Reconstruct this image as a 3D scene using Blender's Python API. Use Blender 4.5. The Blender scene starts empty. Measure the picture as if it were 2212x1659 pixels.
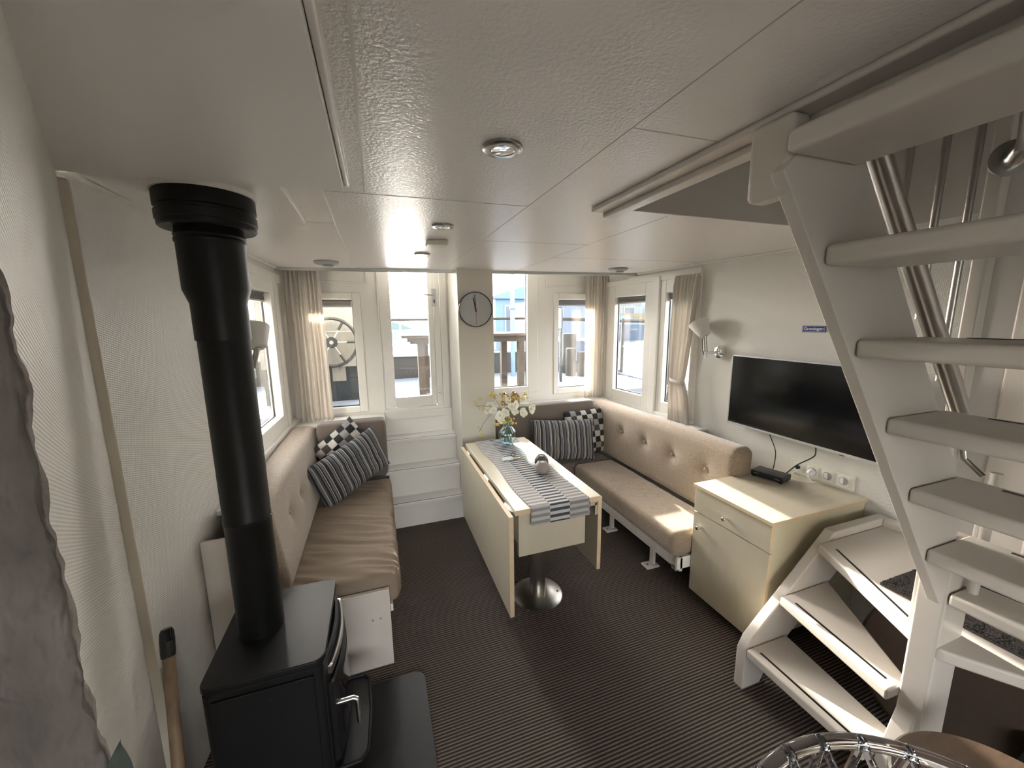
import bpy, bmesh, math, random
from mathutils import Vector, Matrix, noise
random.seed(7)
PI = math.pi
COL = bpy.context.scene.collection
# ------------------------------------------------------------------ materials
MATS = {}
def new_mat(name):
    m = bpy.data.materials.new(name); m.use_nodes = True
    MATS[name] = m
    return m, m.node_tree, m.node_tree.nodes['Principled BSDF']
def setp(b, **k):
    names = {'color': 'Base Color', 'rough': 'Roughness', 'metal': 'Metallic', 'spec': 'Specular IOR Level',
             'trans': 'Transmission Weight', 'ior': 'IOR', 'sheen': 'Sheen Weight', 'coat': 'Coat Weight', 'alpha': 'Alpha'}
    for a, v in k.items():
        if a == 'color': v = (v[0], v[1], v[2], 1)
        b.inputs[names[a]].default_value = v
def simple(name, color, rough=.5, metal=0, noise_amt=0, nscale=6, bump=0, bscale=200, bdist=.001, stretch=(1, 1, 1), **k):
    m, nt, b = new_mat(name)
    setp(b, color=color, rough=rough, metal=metal, **k)
    N = nt.nodes; L = nt.links
    tc = N.new('ShaderNodeTexCoord'); mp = N.new('ShaderNodeMapping'); mp.inputs['Scale'].default_value = stretch
    L.new(tc.outputs['Object'], mp.inputs['Vector'])
    if noise_amt:
        n = N.new('ShaderNodeTexNoise'); n.inputs['Scale'].default_value = nscale; n.inputs['Detail'].default_value = 5
        L.new(mp.outputs[0], n.inputs['Vector'])
        mx = N.new('ShaderNodeMix'); mx.data_type = 'RGBA'
        lo = [c * (1 - noise_amt) for c in color]; hi = [min(1, c * (1 + noise_amt)) for c in color]
        mx.inputs['A'].default_value = (*lo, 1); mx.inputs['B'].default_value = (*hi, 1)
        L.new(n.outputs['Fac'], mx.inputs['Factor']); L.new(mx.outputs['Result'], b.inputs['Base Color'])
    if bump:
        n2 = N.new('ShaderNodeTexNoise'); n2.inputs['Scale'].default_value = bscale; n2.inputs['Detail'].default_value = 3
        L.new(mp.outputs[0], n2.inputs['Vector'])
        bp = N.new('ShaderNodeBump'); bp.inputs['Strength'].default_value = bump; bp.inputs['Distance'].default_value = bdist
        L.new(n2.outputs['Fac'], bp.inputs['Height']); L.new(bp.outputs[0], b.inputs['Normal'])
    return m
def math_node(nt, op, a, b=None, c=None):
    n = nt.nodes.new('ShaderNodeMath'); n.operation = op
    for i, v in enumerate((a, b, c)):
        if v is None: continue
        if isinstance(v, (int, float)): n.inputs[i].default_value = v
        else: nt.links.new(v, n.inputs[i])
    return n.outputs[0]
def sep(nt, coord='Object'):
    tc = nt.nodes.new('ShaderNodeTexCoord'); s = nt.nodes.new('ShaderNodeSeparateXYZ')
    nt.links.new(tc.outputs[coord], s.inputs[0])
    return s.outputs
def ramp_cols(nt, fac, cols, interp='CONSTANT'):
    r = nt.nodes.new('ShaderNodeValToRGB'); r.color_ramp.interpolation = interp
    el = r.color_ramp.elements
    while len(el) < len(cols): el.new(.5)
    for e, (p, c) in zip(el, cols):
        e.position = p; e.color = (*c, 1)
    nt.links.new(fac, r.inputs[0])
    return r.outputs[0]

WHITE = simple('white_paint', (.80, .775, .725), .38, bump=.08, bscale=60, bdist=.002)
WHITE2 = simple('white_window_paint', (.82, .80, .75), .35)
STAIR = simple('cream_stair_paint', (.64, .59, .53), .33, bump=.1, bscale=40, bdist=.002)
SILLW = simple('white_lacquer', (.80, .79, .76), .3)
WELL = simple('socket_well_grey', (.30, .29, .26), .4)
HULLS = simple('slate_boat_hull', (.055, .075, .09), .5)
DWHT = simple('outdoor_white', (.35, .37, .40), .5)
PLAIN = simple('smooth_wall', (.70, .665, .59), .6)
PANELG = simple('smooth_ceiling_plate', (.82, .81, .79), .45, bump=.05, bscale=30)
BLACK = simple('matt_black_steel', (.006, .0065, .0065), .42, bump=.15, bscale=900, bdist=.0004, spec=.3)
STOVE = simple('stove_black', (.010, .010, .011), .42, bump=.25, bscale=700, bdist=.0006, spec=.3)
CHROME = simple('chrome', (.85, .85, .85), .12, 1)
STEEL = simple('brushed_stainless', (.50, .48, .45), .28, 1, bump=.15, bscale=8, stretch=(60, 60, 1), bdist=.0005)
NICKEL = simple('lamp_ring_metal', (.42, .42, .41), .25, 1)
GREYP = simple('grey_plastic', (.33, .33, .33), .5)
VENT = simple('vent_plastic', (.36, .37, .37), .45)
BPLAST = simple('black_plastic', (.01, .01, .011), .35)
SCREEN = simple('tv_screen', (.002, .002, .003), .12)
SILVER = simple('silver_bezel', (.50, .50, .50), .35, .6)
LSHADE = simple('lamp_shade_enamel', (.74, .73, .69), .45)
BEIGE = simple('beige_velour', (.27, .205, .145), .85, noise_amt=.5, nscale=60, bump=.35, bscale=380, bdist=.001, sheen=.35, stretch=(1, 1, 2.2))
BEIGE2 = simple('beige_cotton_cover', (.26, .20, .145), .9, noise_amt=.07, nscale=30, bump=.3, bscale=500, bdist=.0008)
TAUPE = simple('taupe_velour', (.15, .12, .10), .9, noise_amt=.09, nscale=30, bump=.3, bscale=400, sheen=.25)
BIRCH = simple('birch_veneer', (.52, .47, .36), .42, noise_amt=.07, nscale=5, stretch=(5, 5, 1.2))
BIRCHE = simple('birch_edge', (.62, .49, .32), .5, noise_amt=.1, nscale=30)
CTOP = simple('birch_top', (.53, .48, .37), .36, noise_amt=.08, nscale=6, stretch=(1.2, 8, 1))
CURT = None
WOODM = simple('brown_wood', (.065, .042, .028), .4, noise_amt=.6, nscale=9, stretch=(1, 7, 1))
WOODD = simple('dark_wood', (.035, .018, .008), .8, noise_amt=.35, nscale=9, stretch=(1, 6, 6))
BROOM = simple('old_broomstick_wood', (.26, .18, .11), .5, noise_amt=.4, nscale=14, stretch=(4, 4, 1))
WEATH = simple('weathered_teak', (.032, .025, .020), .9, noise_amt=.35, nscale=18, stretch=(4, 4, 1))
GREYWOOD = simple('grey_pile_wood', (.05, .045, .042), .9, noise_amt=.35, nscale=14, stretch=(6, 6, .7))
COTT = simple('cottage_wood', (.32, .19, .11), .6, noise_amt=.15)
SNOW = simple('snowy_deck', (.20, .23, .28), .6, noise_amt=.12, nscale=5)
HULLB = simple('blue_black_hull', (.014, .018, .021), .4, noise_amt=.3, nscale=4)
HULLD = simple('bulwark_wet_steel', (.02, .02, .02), .5, noise_amt=.6, nscale=12, stretch=(5, 5, 1))
BLUEP = simple('pale_blue_siding', (.13, .21, .36), .6)
BLUED = simple('slate_blue_paint', (.05, .075, .12), .55)
GLASSD = simple('dark_house_glass', (.10, .13, .16), .1)
HOUSE = simple('pale_house_wall', (.20, .22, .22), .8, noise_amt=.1)
REED = simple('reed_bank', (.18, .15, .10), .9, noise_amt=.5, nscale=30, stretch=(3, 3, 1))
TREES = simple('distant_trees', (.14, .19, .19), .9, noise_amt=.4, nscale=10)
LEAF = simple('leaf_green', (.13, .22, .07), .5)
PETAL = simple('white_petal', (.90, .90, .80), .6, noise_amt=.06, nscale=50)
YELL = simple('yellow_bud', (.72, .50, .08), .5, noise_amt=.25, nscale=60)
CERW = simple('warm_grey_ceramic', (.30, .27, .25), .45, bump=.2, bscale=300)
CERD = simple('charcoal_ceramic', (.10, .09, .09), .45, bump=.2, bscale=300)
GREYF = simple('coarse_grey_fleece', (.15, .13, .118), .95, noise_amt=.85, nscale=17, bump=1, bscale=38, bdist=.02, stretch=(1, 1, .45))
BLUES = simple('sign_blue', (.02, .045, .22), .35)
WHT = simple('pure_white', (.85, .85, .85), .4)
CREAMP = simple('cream_socket_plastic', (.74, .71, .60), .35)
SOCKW = simple('white_socket_plastic', (.80, .79, .76), .3)
RED = simple('red_hand', (.35, .02, .015), .5)
CLOCKF = simple('clock_face_grey', (.50, .51, .51), .55)
BRASS = simple('brass', (.35, .22, .09), .4, .8)
RUG = simple('dark_shaggy_mat', (.06, .052, .05), .95, noise_amt=.9, nscale=160, bump=1, bscale=260, bdist=.01)
BLINDF = simple('grey_pleated_fabric', (.17, .155, .145), .8)
ALU = simple('aluminium_profile', (.50, .50, .48), .35, .7)
SEAM = simple('ceiling_joint', (.50, .48, .46), .4)
BRIGHTSEAM = simple('ceiling_joint_profile', (.85, .82, .76), .2)
TOWEL = simple('striped_cloth_dark', (.07, .08, .085), .9)
GREYLAND = simple('grey_partition', (.52, .49, .455), .5)
SPOKE = simple('spoke_metal', (.30, .29, .27), .35, .4)
DARKG = simple('wheel_grip_grey', (.02, .021, .022), .5)
PANELB = simple('sun_bleached_board', (.17, .16, .135), .7, noise_amt=.15, nscale=8)

def glass_mat(name, tint=(1, 1, 1), gl=.06, rough=0.0):
    m = bpy.data.materials.new(name); m.use_nodes = True; nt = m.node_tree; nt.nodes.clear()
    o = nt.nodes.new('ShaderNodeOutputMaterial'); t = nt.nodes.new('ShaderNodeBsdfTransparent'); g = nt.nodes.new('ShaderNodeBsdfGlossy')
    t.inputs[0].default_value = (*tint, 1); g.inputs['Roughness'].default_value = rough
    f = nt.nodes.new('ShaderNodeLayerWeight'); f.inputs[0].default_value = .25
    mr = nt.nodes.new('ShaderNodeMapRange'); mr.inputs['To Min'].default_value = gl; mr.inputs['To Max'].default_value = .38
    nt.links.new(f.outputs['Facing'], mr.inputs['Value'])
    mx = nt.nodes.new('ShaderNodeMixShader'); nt.links.new(mr.outputs[0], mx.inputs[0])
    nt.links.new(t.outputs[0], mx.inputs[1]); nt.links.new(g.outputs[0], mx.inputs[2]); nt.links.new(mx.outputs[0], o.inputs[0])
    return m
GLASS = glass_mat('window_glass', (.97, .98, .98), .03)
VASEG = glass_mat('pale_blue_glass', (.84, .94, .96), .14, .02)
CLEARP = simple('clear_acrylic', (.93, .94, .98), .02, trans=1.0, ior=1.49)

def curtain_mat():
    m, nt, b = new_mat('cream_curtain_cloth'); setp(b, color=(.86, .835, .79), rough=.9)
    t = nt.nodes.new('ShaderNodeBsdfTranslucent'); t.inputs[0].default_value = (.85, .79, .72, 1)
    mx = nt.nodes.new('ShaderNodeMixShader'); mx.inputs[0].default_value = .45
    o = nt.nodes['Material Output']
    nt.links.new(b.outputs[0], mx.inputs[1]); nt.links.new(t.outputs[0], mx.inputs[2]); nt.links.new(mx.outputs[0], o.inputs[0])
    return m
CURT = curtain_mat()

def wallpaper():
    m, nt, b = new_mat('knit_texture_wallpaper'); setp(b, color=(.74, .715, .665), rough=.36)
    x, y, z = sep(nt)
    a = math_node(nt, 'SUBTRACT', y, x)
    k = 2 * PI / .0105
    s1 = math_node(nt, 'SINE', math_node(nt, 'MULTIPLY', math_node(nt, 'ADD', a, math_node(nt, 'MULTIPLY', z, .55)), k))
    s2 = math_node(nt, 'SINE', math_node(nt, 'MULTIPLY', math_node(nt, 'SUBTRACT', math_node(nt, 'MULTIPLY', a, .5), z), k))
    h = math_node(nt, 'MULTIPLY', s1, s2)
    bp = nt.nodes.new('ShaderNodeBump'); bp.inputs['Strength'].default_value = .5; bp.inputs['Distance'].default_value = .001
    nt.links.new(h, bp.inputs['Height']); nt.links.new(bp.outputs[0], b.inputs['Normal'])
    return m
WALLP = wallpaper()

def ceiling_mat():
    m, nt, b = new_mat('stippled_ceiling_panel'); setp(b, color=(.82, .785, .75), rough=.33, spec=.7)
    tc = nt.nodes.new('ShaderNodeTexCoord'); n = nt.nodes.new('ShaderNodeTexNoise'); n.inputs['Scale'].default_value = 120; n.inputs['Detail'].default_value = 2
    nt.links.new(tc.outputs['Object'], n.inputs['Vector'])
    bp = nt.nodes.new('ShaderNodeBump'); bp.inputs['Strength'].default_value = .7; bp.inputs['Distance'].default_value = .002
    nt.links.new(n.outputs['Fac'], bp.inputs['Height']); nt.links.new(bp.outputs[0], b.inputs['Normal'])
    return m
CEIL = ceiling_mat()

def carpet_mat():
    m, nt, b = new_mat('ribbed_brown_carpet'); setp(b, rough=.95)
    x, y, z = sep(nt)
    yy = math_node(nt, 'ADD', y, math_node(nt, 'MULTIPLY', x, .0))
    s = math_node(nt, 'SINE', math_node(nt, 'MULTIPLY', yy, 2 * PI / .0135))
    f = math_node(nt, 'ADD', math_node(nt, 'MULTIPLY', s, .5), .5)
    tc = nt.nodes.new('ShaderNodeTexCoord'); n = nt.nodes.new('ShaderNodeTexNoise'); n.inputs['Scale'].default_value = 120; n.inputs['Detail'].default_value = 4
    nt.links.new(tc.outputs['Object'], n.inputs['Vector'])
    f2 = math_node(nt, 'MULTIPLY', f, math_node(nt, 'ADD', math_node(nt, 'MULTIPLY', n.outputs['Fac'], .9), .5))
    c = ramp_cols(nt, f2, [(0, (.016, .012, .010)), (.45, (.062, .047, .038)), (1, (.19, .15, .12))], 'LINEAR')
    nt.links.new(c, b.inputs['Base Color'])
    bp = nt.nodes.new('ShaderNodeBump'); bp.inputs['Strength'].default_value = 1; bp.inputs['Distance'].default_value = .004
    nt.links.new(f, bp.inputs['Height']); nt.links.new(bp.outputs[0], b.inputs['Normal'])
    return m
CARPET = carpet_mat()

def stripes_mat(name, seed):
    m, nt, b = new_mat(name); setp(b, rough=.9)
    x, y, z = sep(nt)
    u = math_node(nt, 'ADD', math_node(nt, 'MULTIPLY', x, 1 / .16), .13 * seed)
    fr = math_node(nt, 'FRACT', u)
    D = (.028, .028, .032); G = (.19, .195, .205); C = (.52, .49, .44); Mid = (.085, .085, .092)
    cols = [(0, D), (.06, G), (.13, D), (.16, C), (.19, D), (.25, Mid), (.34, G), (.37, D), (.42, G), (.50, C), (.53, Mid), (.60, D), (.66, G), (.70, D), (.73, C), (.755, D), (.81, G), (.87, Mid), (.91, C), (.94, D)]
    c = ramp_cols(nt, fr, cols); nt.links.new(c, b.inputs['Base Color'])
    n = nt.nodes.new('ShaderNodeTexNoise'); n.inputs['Scale'].default_value = 22
    tc = nt.nodes.new('ShaderNodeTexCoord'); nt.links.new(tc.outputs['Object'], n.inputs['Vector'])
    bp = nt.nodes.new('ShaderNodeBump'); bp.inputs['Strength'].default_value = .5; bp.inputs['Distance'].default_value = .01
    nt.links.new(n.outputs['Fac'], bp.inputs['Height']); nt.links.new(bp.outputs[0], b.inputs['Normal'])
    return m
STR1 = stripes_mat('grey_black_stripe_cloth', 0); STR2 = stripes_mat('grey_black_stripe_cloth_b', 3)
def check_mat():
    m, nt, b = new_mat('black_grey_check_cloth'); setp(b, rough=.9)
    x, y, z = sep(nt); c = .052
    ix = math_node(nt, 'FLOOR', math_node(nt, 'DIVIDE', x, c)); iy = math_node(nt, 'FLOOR', math_node(nt, 'DIVIDE', y, c))
    par = math_node(nt, 'MODULO', math_node(nt, 'ADD', math_node(nt, 'ADD', ix, iy), 40), 2)
    cx = nt.nodes.new('ShaderNodeCombineXYZ'); nt.links.new(ix, cx.inputs[0]); nt.links.new(iy, cx.inputs[1])
    wn = nt.nodes.new('ShaderNodeTexWhiteNoise'); wn.noise_dimensions = '3D'; nt.links.new(cx.outputs[0], wn.inputs['Vector'])
    light = ramp_cols(nt, wn.outputs[0], [(0, (.50, .48, .44)), (.45, (.28, .27, .26)), (.75, (.62, .59, .54))])
    dark = ramp_cols(nt, wn.outputs[0], [(0, (.02, .02, .022)), (.5, (.07, .06, .055)), (.8, (.012, .012, .015))])
    mx = nt.nodes.new('ShaderNodeMix'); mx.data_type = 'RGBA'
    nt.links.new(par, mx.inputs['Factor']); nt.links.new(light, mx.inputs['A']); nt.links.new(dark, mx.inputs['B'])
    nt.links.new(mx.outputs['Result'], b.inputs['Base Color'])
    return m
CHECK = check_mat()
def runner_mat():
    m, nt, b = new_mat('woven_table_runner'); setp(b, rough=.9)
    x, y, z = sep(nt)                                  # object coords: x across (0..0.33), y along with the drop folded in
    s = math_node(nt, 'ADD', y, math_node(nt, 'MULTIPLY', z, 1.0))
    lane = math_node(nt, 'FLOOR', math_node(nt, 'DIVIDE', x, .1115))
    sh = math_node(nt, 'ADD', s, math_node(nt, 'MULTIPLY', lane, .0155))
    f = math_node(nt, 'FRACT', math_node(nt, 'DIVIDE', math_node(nt, 'ADD', sh, 5), .034))
    st = math_node(nt, 'GREATER_THAN', f, .5)
    la = ramp_cols(nt, math_node(nt, 'DIVIDE', math_node(nt, 'ADD', lane, .5), 3.0), [(0, (.24, .235, .235)), (.333, (.045, .055, .075)), (.667, (.21, .205, .205))])
    lb = ramp_cols(nt, math_node(nt, 'DIVIDE', math_node(nt, 'ADD', lane, .5), 3.0), [(0, (.46, .44, .42)), (.333, (.50, .49, .47)), (.667, (.40, .385, .37))])
    mx = nt.nodes.new('ShaderNodeMix'); mx.data_type = 'RGBA'
    nt.links.new(st, mx.inputs['Factor']); nt.links.new(la, mx.inputs['A']); nt.links.new(lb, mx.inputs['B'])
    nt.links.new(mx.outputs['Result'], b.inputs['Base Color'])
    return m
RUNNER = runner_mat()
def water_mat():
    m, nt, b = new_mat('choppy_water'); setp(b, color=(.08, .10, .11), rough=.2)
    tc = nt.nodes.new('ShaderNodeTexCoord'); mp = nt.nodes.new('ShaderNodeMapping'); mp.inputs['Scale'].default_value = (1, 1.6, 1)
    n = nt.nodes.new('ShaderNodeTexNoise'); n.inputs['Scale'].default_value = 1.7; n.inputs['Detail'].default_value = 6; n.inputs['Distortion'].default_value = .6
    nt.links.new(tc.outputs['Object'], mp.inputs[0]); nt.links.new(mp.outputs[0], n.inputs['Vector'])
    bp = nt.nodes.new('ShaderNodeBump'); bp.inputs['Strength'].default_value = 1; bp.inputs['Distance'].default_value = .5
    nt.links.new(n.outputs['Fac'], bp.inputs['Height']); nt.links.new(bp.outputs[0], b.inputs['Normal'])
    return m
WATER = water_mat()

# ------------------------------------------------------------------ mesh helpers
class MB:
    def __init__(s): s.v = []; s.f = []; s.m = []
    def add(s, vs, fs, mi=0):
        o = len(s.v); s.v += [tuple(p) for p in vs]
        for f in fs: s.f.append([o + i for i in f]); s.m.append(mi)
        return s
    def box(s, x0, x1, y0, y1, z0, z1, mi=0):
        return s.hexa([(x0, y0, z0), (x1, y0, z0), (x1, y1, z0), (x0, y1, z0), (x0, y0, z1), (x1, y0, z1), (x1, y1, z1), (x0, y1, z1)], mi)
    def hexa(s, p, mi=0):
        return s.add(p, [(0, 3, 2, 1), (4, 5, 6, 7), (0, 1, 5, 4), (1, 2, 6, 5), (2, 3, 7, 6), (3, 0, 4, 7)], mi)
    def prism(s, poly, axis, lo, hi, mi=0):
        # poly in the two other axes (x:(y,z)  y:(x,z)  z:(x,y))
        def mk(p, h): return {'x': (h, p[0], p[1]), 'y': (p[0], h, p[1]), 'z': (p[0], p[1], h)}[axis]
        n = len(poly); vs = [mk(p, lo) for p in poly] + [mk(p, hi) for p in poly]
        fs = [list(range(n)), list(range(2 * n - 1, n - 1, -1))] + [(i, i + n, (i + 1) % n + n, (i + 1) % n) for i in range(n)]
        return s.add(vs, fs, mi)
    def tube(s, pts, r, seg=12, mi=0, cap=True):
        pts = [Vector(p) for p in pts]; n = len(pts); rings = []
        rr = r if isinstance(r, (list, tuple)) else [r] * n
        prev = None
        for i, p in enumerate(pts):
            t = (pts[min(i + 1, n - 1)] - pts[max(i - 1, 0)])
            t = t.normalized() if t.length > 1e-9 else Vector((0, 0, 1))
            if prev is None:
                a = t.cross(Vector((0, 0, 1)))
                if a.length < 1e-3: a = t.cross(Vector((1, 0, 0)))
            else: a = prev - t * prev.dot(t)
            a.normalize(); prev = a; b = t.cross(a)
            rings.append([p + (a * math.cos(2 * PI * k / seg) + b * math.sin(2 * PI * k / seg)) * rr[i] for k in range(seg)])
        vs = [v for r_ in rings for v in r_]; fs = []
        for i in range(n - 1):
            for k in range(seg):
                k2 = (k + 1) % seg
                fs.append((i * seg + k, i * seg + k2, (i + 1) * seg + k2, (i + 1) * seg + k))
        if cap: fs += [list(range(seg))[::-1], [(n - 1) * seg + k for k in range(seg)]]
        return s.add(vs, fs, mi)
    def lathe(s, prof, c=(0, 0, 0), axis=(0, 0, 1), seg=32, mi=0, flute=0, nfl=12):
        c = Vector(c); ax = Vector(axis).normalized()
        a = ax.cross(Vector((0, 1, 0)));
        if a.length < 1e-3: a = Vector((1, 0, 0))
        a.normalize(); b = ax.cross(a); n = len(prof); vs = []
        for (r, h) in prof:
            for k in range(seg):
                t = 2 * PI * k / seg; q = r * (1 + flute * math.cos(nfl * t))
                vs.append(c + ax * h + (a * math.cos(t) + b * math.sin(t)) * q)
        fs = []
        for i in range(n - 1):
            for k in range(seg):
                k2 = (k + 1) % seg
                fs.append((i * seg + k, i * seg + k2, (i + 1) * seg + k2, (i + 1) * seg + k))
        if prof[0][0] > 1e-5: fs.append(list(range(seg))[::-1])
        if prof[-1][0] > 1e-5: fs.append([(n - 1) * seg + k for k in range(seg)])
        return s.add(vs, fs, mi)
    def grid(s, fn, nu, nv, mi=0, closed=False):
        vs = [fn(i / (nu - 1), j / (nv - 1)) for j in range(nv) for i in range(nu)]
        fs = [(j * nu + i, j * nu + i + 1, (j + 1) * nu + i + 1, (j + 1) * nu + i) for j in range(nv - 1) for i in range(nu - 1)]
        return s.add(vs, fs, mi)
    def build(s, name, mats, parent=None, bevel=0, seg=2, smooth=False, origin=None, solid=0, sub=0, **tags):
        if not isinstance(mats, (list, tuple)): mats = [mats]
        V = [Vector(p) for p in s.v]
        if parent is not None: org = world_of(parent)
        elif origin is not None: org = Vector(origin)
        else:
            org = Vector(((min(p.x for p in V) + max(p.x for p in V)) / 2, (min(p.y for p in V) + max(p.y for p in V)) / 2, min(p.z for p in V)))
        me = bpy.data.meshes.new(name); me.from_pydata([p - org for p in V], [], s.f)
        for m in mats: me.materials.append(m)
        me.polygons.foreach_set('material_index', s.m)
        bm = bmesh.new(); bm.from_mesh(me); (bmesh.ops.remove_doubles(bm, verts=bm.verts, dist=1e-6) if smooth else None); bmesh.ops.recalc_face_normals(bm, faces=bm.faces)
        if smooth:
            for f in bm.faces: f.smooth = True
            for e in bm.edges:
                if len(e.link_faces) == 2 and e.calc_face_angle(0) > math.radians(38): e.smooth = False
        bm.to_mesh(me); bm.free()
        o = bpy.data.objects.new(name, me); COL.objects.link(o)
        if parent is not None: o.parent = parent
        else: o.location = org
        if solid:
            md = o.modifiers.new('solid', 'SOLIDIFY'); md.thickness = solid; md.offset = 0
        if bevel:
            md = o.modifiers.new('bevel', 'BEVEL'); md.width = bevel; md.segments = seg; md.limit_method = 'ANGLE'; md.angle_limit = math.radians(40); md.harden_normals = False
            for p in me.polygons: p.use_smooth = True
            wn = o.modifiers.new('wn', 'WEIGHTED_NORMAL'); wn.keep_sharp = True
        if sub:
            md = o.modifiers.new('sub', 'SUBSURF'); md.levels = sub; md.render_levels = sub
        tag(o, **tags)
        return o
def world_of(o):
    v = Vector(o.location); p = o.parent
    while p is not None: v += Vector(p.location); p = p.parent
    return v
def tag(o, label=None, cat=None, group=None, kind=None):
    if label: o['label'] = label
    if cat: o['category'] = cat
    if group: o['group'] = group
    if kind: o['kind'] = kind
    return o
def thing(name, loc, label, cat, group=None):
    o = bpy.data.objects.new(name, None); COL.objects.link(o); o.location = loc; o.empty_display_size = .05
    return tag(o, label, cat, group)
def copy_tree(o, parent=None):
    c = o.copy(); COL.objects.link(c); c.parent = parent
    for ch in list(o.children): copy_tree(ch, c)
    return c
def B(*a): return MB().box(*a)
def S(name, mb, mats, **k): return mb.build(name, mats, kind='structure', **k)
def lerp(a, b, t): return a + (b - a) * t
def XR(y): return 2.31 - .08 * (y - 1.7)          # inner face of the right wall
def XL(y): return -.72 + .036 * (y - 1.4)         # inner face of the left wall
YB = 3.46
CZ = 2.04
# ------------------------------------------------------------------ camera, world, light
cam = bpy.data.cameras.new('camera'); co = bpy.data.objects.new('camera', cam); COL.objects.link(co)
cam.sensor_width = 36; cam.lens = 835 / 2212 * 36; cam.clip_start = .02; cam.clip_end = 500
Rm = Matrix(((0.94379547, -0.06445165, 0.32418528), (-0.33034684, -0.15128171, 0.93165702), (-0.01100352, -0.98638726, -0.16407039)))
M3 = Matrix((Rm.col[0], -Rm.col[1], -Rm.col[2])).transposed()
co.matrix_world = Matrix.Translation((0, 0, 1.65)) @ M3.to_4x4()
sc = bpy.context.scene; sc.camera = co
sc.view_settings.view_transform = 'Standard'; sc.view_settings.look = 'None'; sc.view_settings.gamma = 1
sc.view_settings.use_curve_mapping = False
sc.view_settings.exposure = EXPOSURE = 2.2
w = bpy.data.worlds.new('sky'); sc.world = w; w.use_nodes = True; nt = w.node_tree
bg = nt.nodes['Background']; sky = nt.nodes.new('ShaderNodeTexSky'); sky.sky_type = 'NISHITA'; sky.sun_disc = False
sky.sun_elevation = math.radians(19); sky.sun_rotation = math.radians(-6); sky.dust_density = 3; sky.air_density = 1
hs = nt.nodes.new('ShaderNodeHueSaturation'); hs.inputs['Saturation'].default_value = .22
mxw = nt.nodes.new('ShaderNodeMix'); mxw.data_type = 'RGBA'; mxw.blend_type = 'MULTIPLY'; mxw.inputs['Factor'].default_value = 1; mxw.inputs['B'].default_value = (1, .96, .925, 1)
nt.links.new(sky.outputs[0], hs.inputs['Color']); nt.links.new(hs.outputs[0], mxw.inputs['A']); nt.links.new(mxw.outputs['Result'], bg.inputs[0]); bg.inputs[1].default_value = .62
sl = bpy.data.lights.new('sun', 'SUN'); sl.energy = 5.5; sl.angle = math.radians(.8); sl.color = (1, .90, .76)
so = bpy.data.objects.new('sun', sl); COL.objects.link(so)
so.rotation_euler = Vector((-.072, -1, -.366)).to_track_quat('-Z', 'Y').to_euler(); so.location = (1, 8, 5)

# ------------------------------------------------------------------ structure
S('floor', B(-2.2, 3.2, -2.6, 3.6, -.05, 0), CARPET, origin=(0, 0, 0))
def wall_grid(p0, p1, z0, z1, holes, th, side):
    """wall between plan points p0,p1; holes in metres along the wall; th goes to the 'side' (outer) direction"""
    d = Vector((p1[0] - p0[0], p1[1] - p0[1], 0)); L = d.length; d.normalize(); n = Vector((side[0], side[1], 0)).normalized() * th
    us = sorted({0, L, *[h[0] for h in holes], *[h[1] for h in holes]}); zs = sorted({z0, z1, *[h[2] for h in holes], *[h[3] for h in holes]})
    mb = MB()
    for i in range(len(us) - 1):
        for j in range(len(zs) - 1):
            cu, cz = (us[i] + us[i + 1]) / 2, (zs[j] + zs[j + 1]) / 2
            if any(h[0] < cu < h[1] and h[2] < cz < h[3] for h in holes): continue
            a = Vector((p0[0], p0[1], 0)) + d * us[i]; b = Vector((p0[0], p0[1], 0)) + d * us[i + 1]
            q = []
            for z in (zs[j], zs[j + 1]):
                for P_ in (a, b, b + n, a + n): q.append((P_.x, P_.y, z))
            mb.hexa(q)
    return mb
# back wall (door + three windows)
BX0 = XL(YB) - .1
def bh(x0, x1, z0, z1): return (x0 - BX0, x1 - BX0, z0, z1)
S('wall_back', wall_grid((BX0, YB), (XR(YB) + .1, YB), 0, 2.3,
  [bh(-.52, -.10, .89, 1.88), bh(.03, .60, .87, 2.25), bh(.92, 1.47, .95, 2.25), bh(1.64, 2.08, .91, 1.90)], .08, (0, 1)), WHITE, origin=(0, 0, 0))
# right wall
RY0, RY1 = -2.6, YB + .08
RL = math.hypot(RY1 - RY0, XR(RY1) - XR(RY0)); kR = RL / (RY1 - RY0)
def rh(y0, y1, z0, z1): return ((y0 - RY0) * kR, (y1 - RY0) * kR, z0, z1)
S('wall_right', wall_grid((XR(RY0), RY0), (XR(RY1), RY1), 0, 3.9, [rh(2.72, 3.34, .86, 1.96), rh(2.27, 2.66, .86, 1.96)], .08, (1, 0)), WALLP, origin=(0, 0, 0))
# left wall
LY0 = 1.30
LL = YB + .08 - LY0
S('wall_left', wall_grid((XL(LY0), LY0), (XL(YB + .08), YB + .08), 0, 2.3, [(2.28 - LY0, 3.12 - LY0, .90, 1.95)], .08, (-1, 0)), WALLP, origin=(0, 0, 0))
# near left wall, leaning in towards the top
def wl(u, v):
    a = Vector((XL(1.30) + .022, 1.285, v * 2.06)); b = Vector((lerp(-.52, -.305, v), lerp(.42, .52, v), v * 2.06))
    return tuple(a.lerp(b, u))
S('wall_left_front', MB().grid(wl, 16, 16), WALLP, origin=(0, 0, 0), smooth=True, solid=.02)
S('wall_left_kitchen', B(-2.2, -.50, .40, .46, 0, 2.06).box(-2.2, -2.12, -2.6, .46, 0, 2.06), WHITE, origin=(0, 0, 0))
S('wall_front', wall_grid((-2.2, -2.6), (2.7, -2.6), 0, 2.06, [(1.2, 3.6, .8, 1.95)], .08, (0, -1)), WHITE, origin=(0, 0, 0))  # unseen wall behind the camera; large opening added to let in fill light
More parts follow.
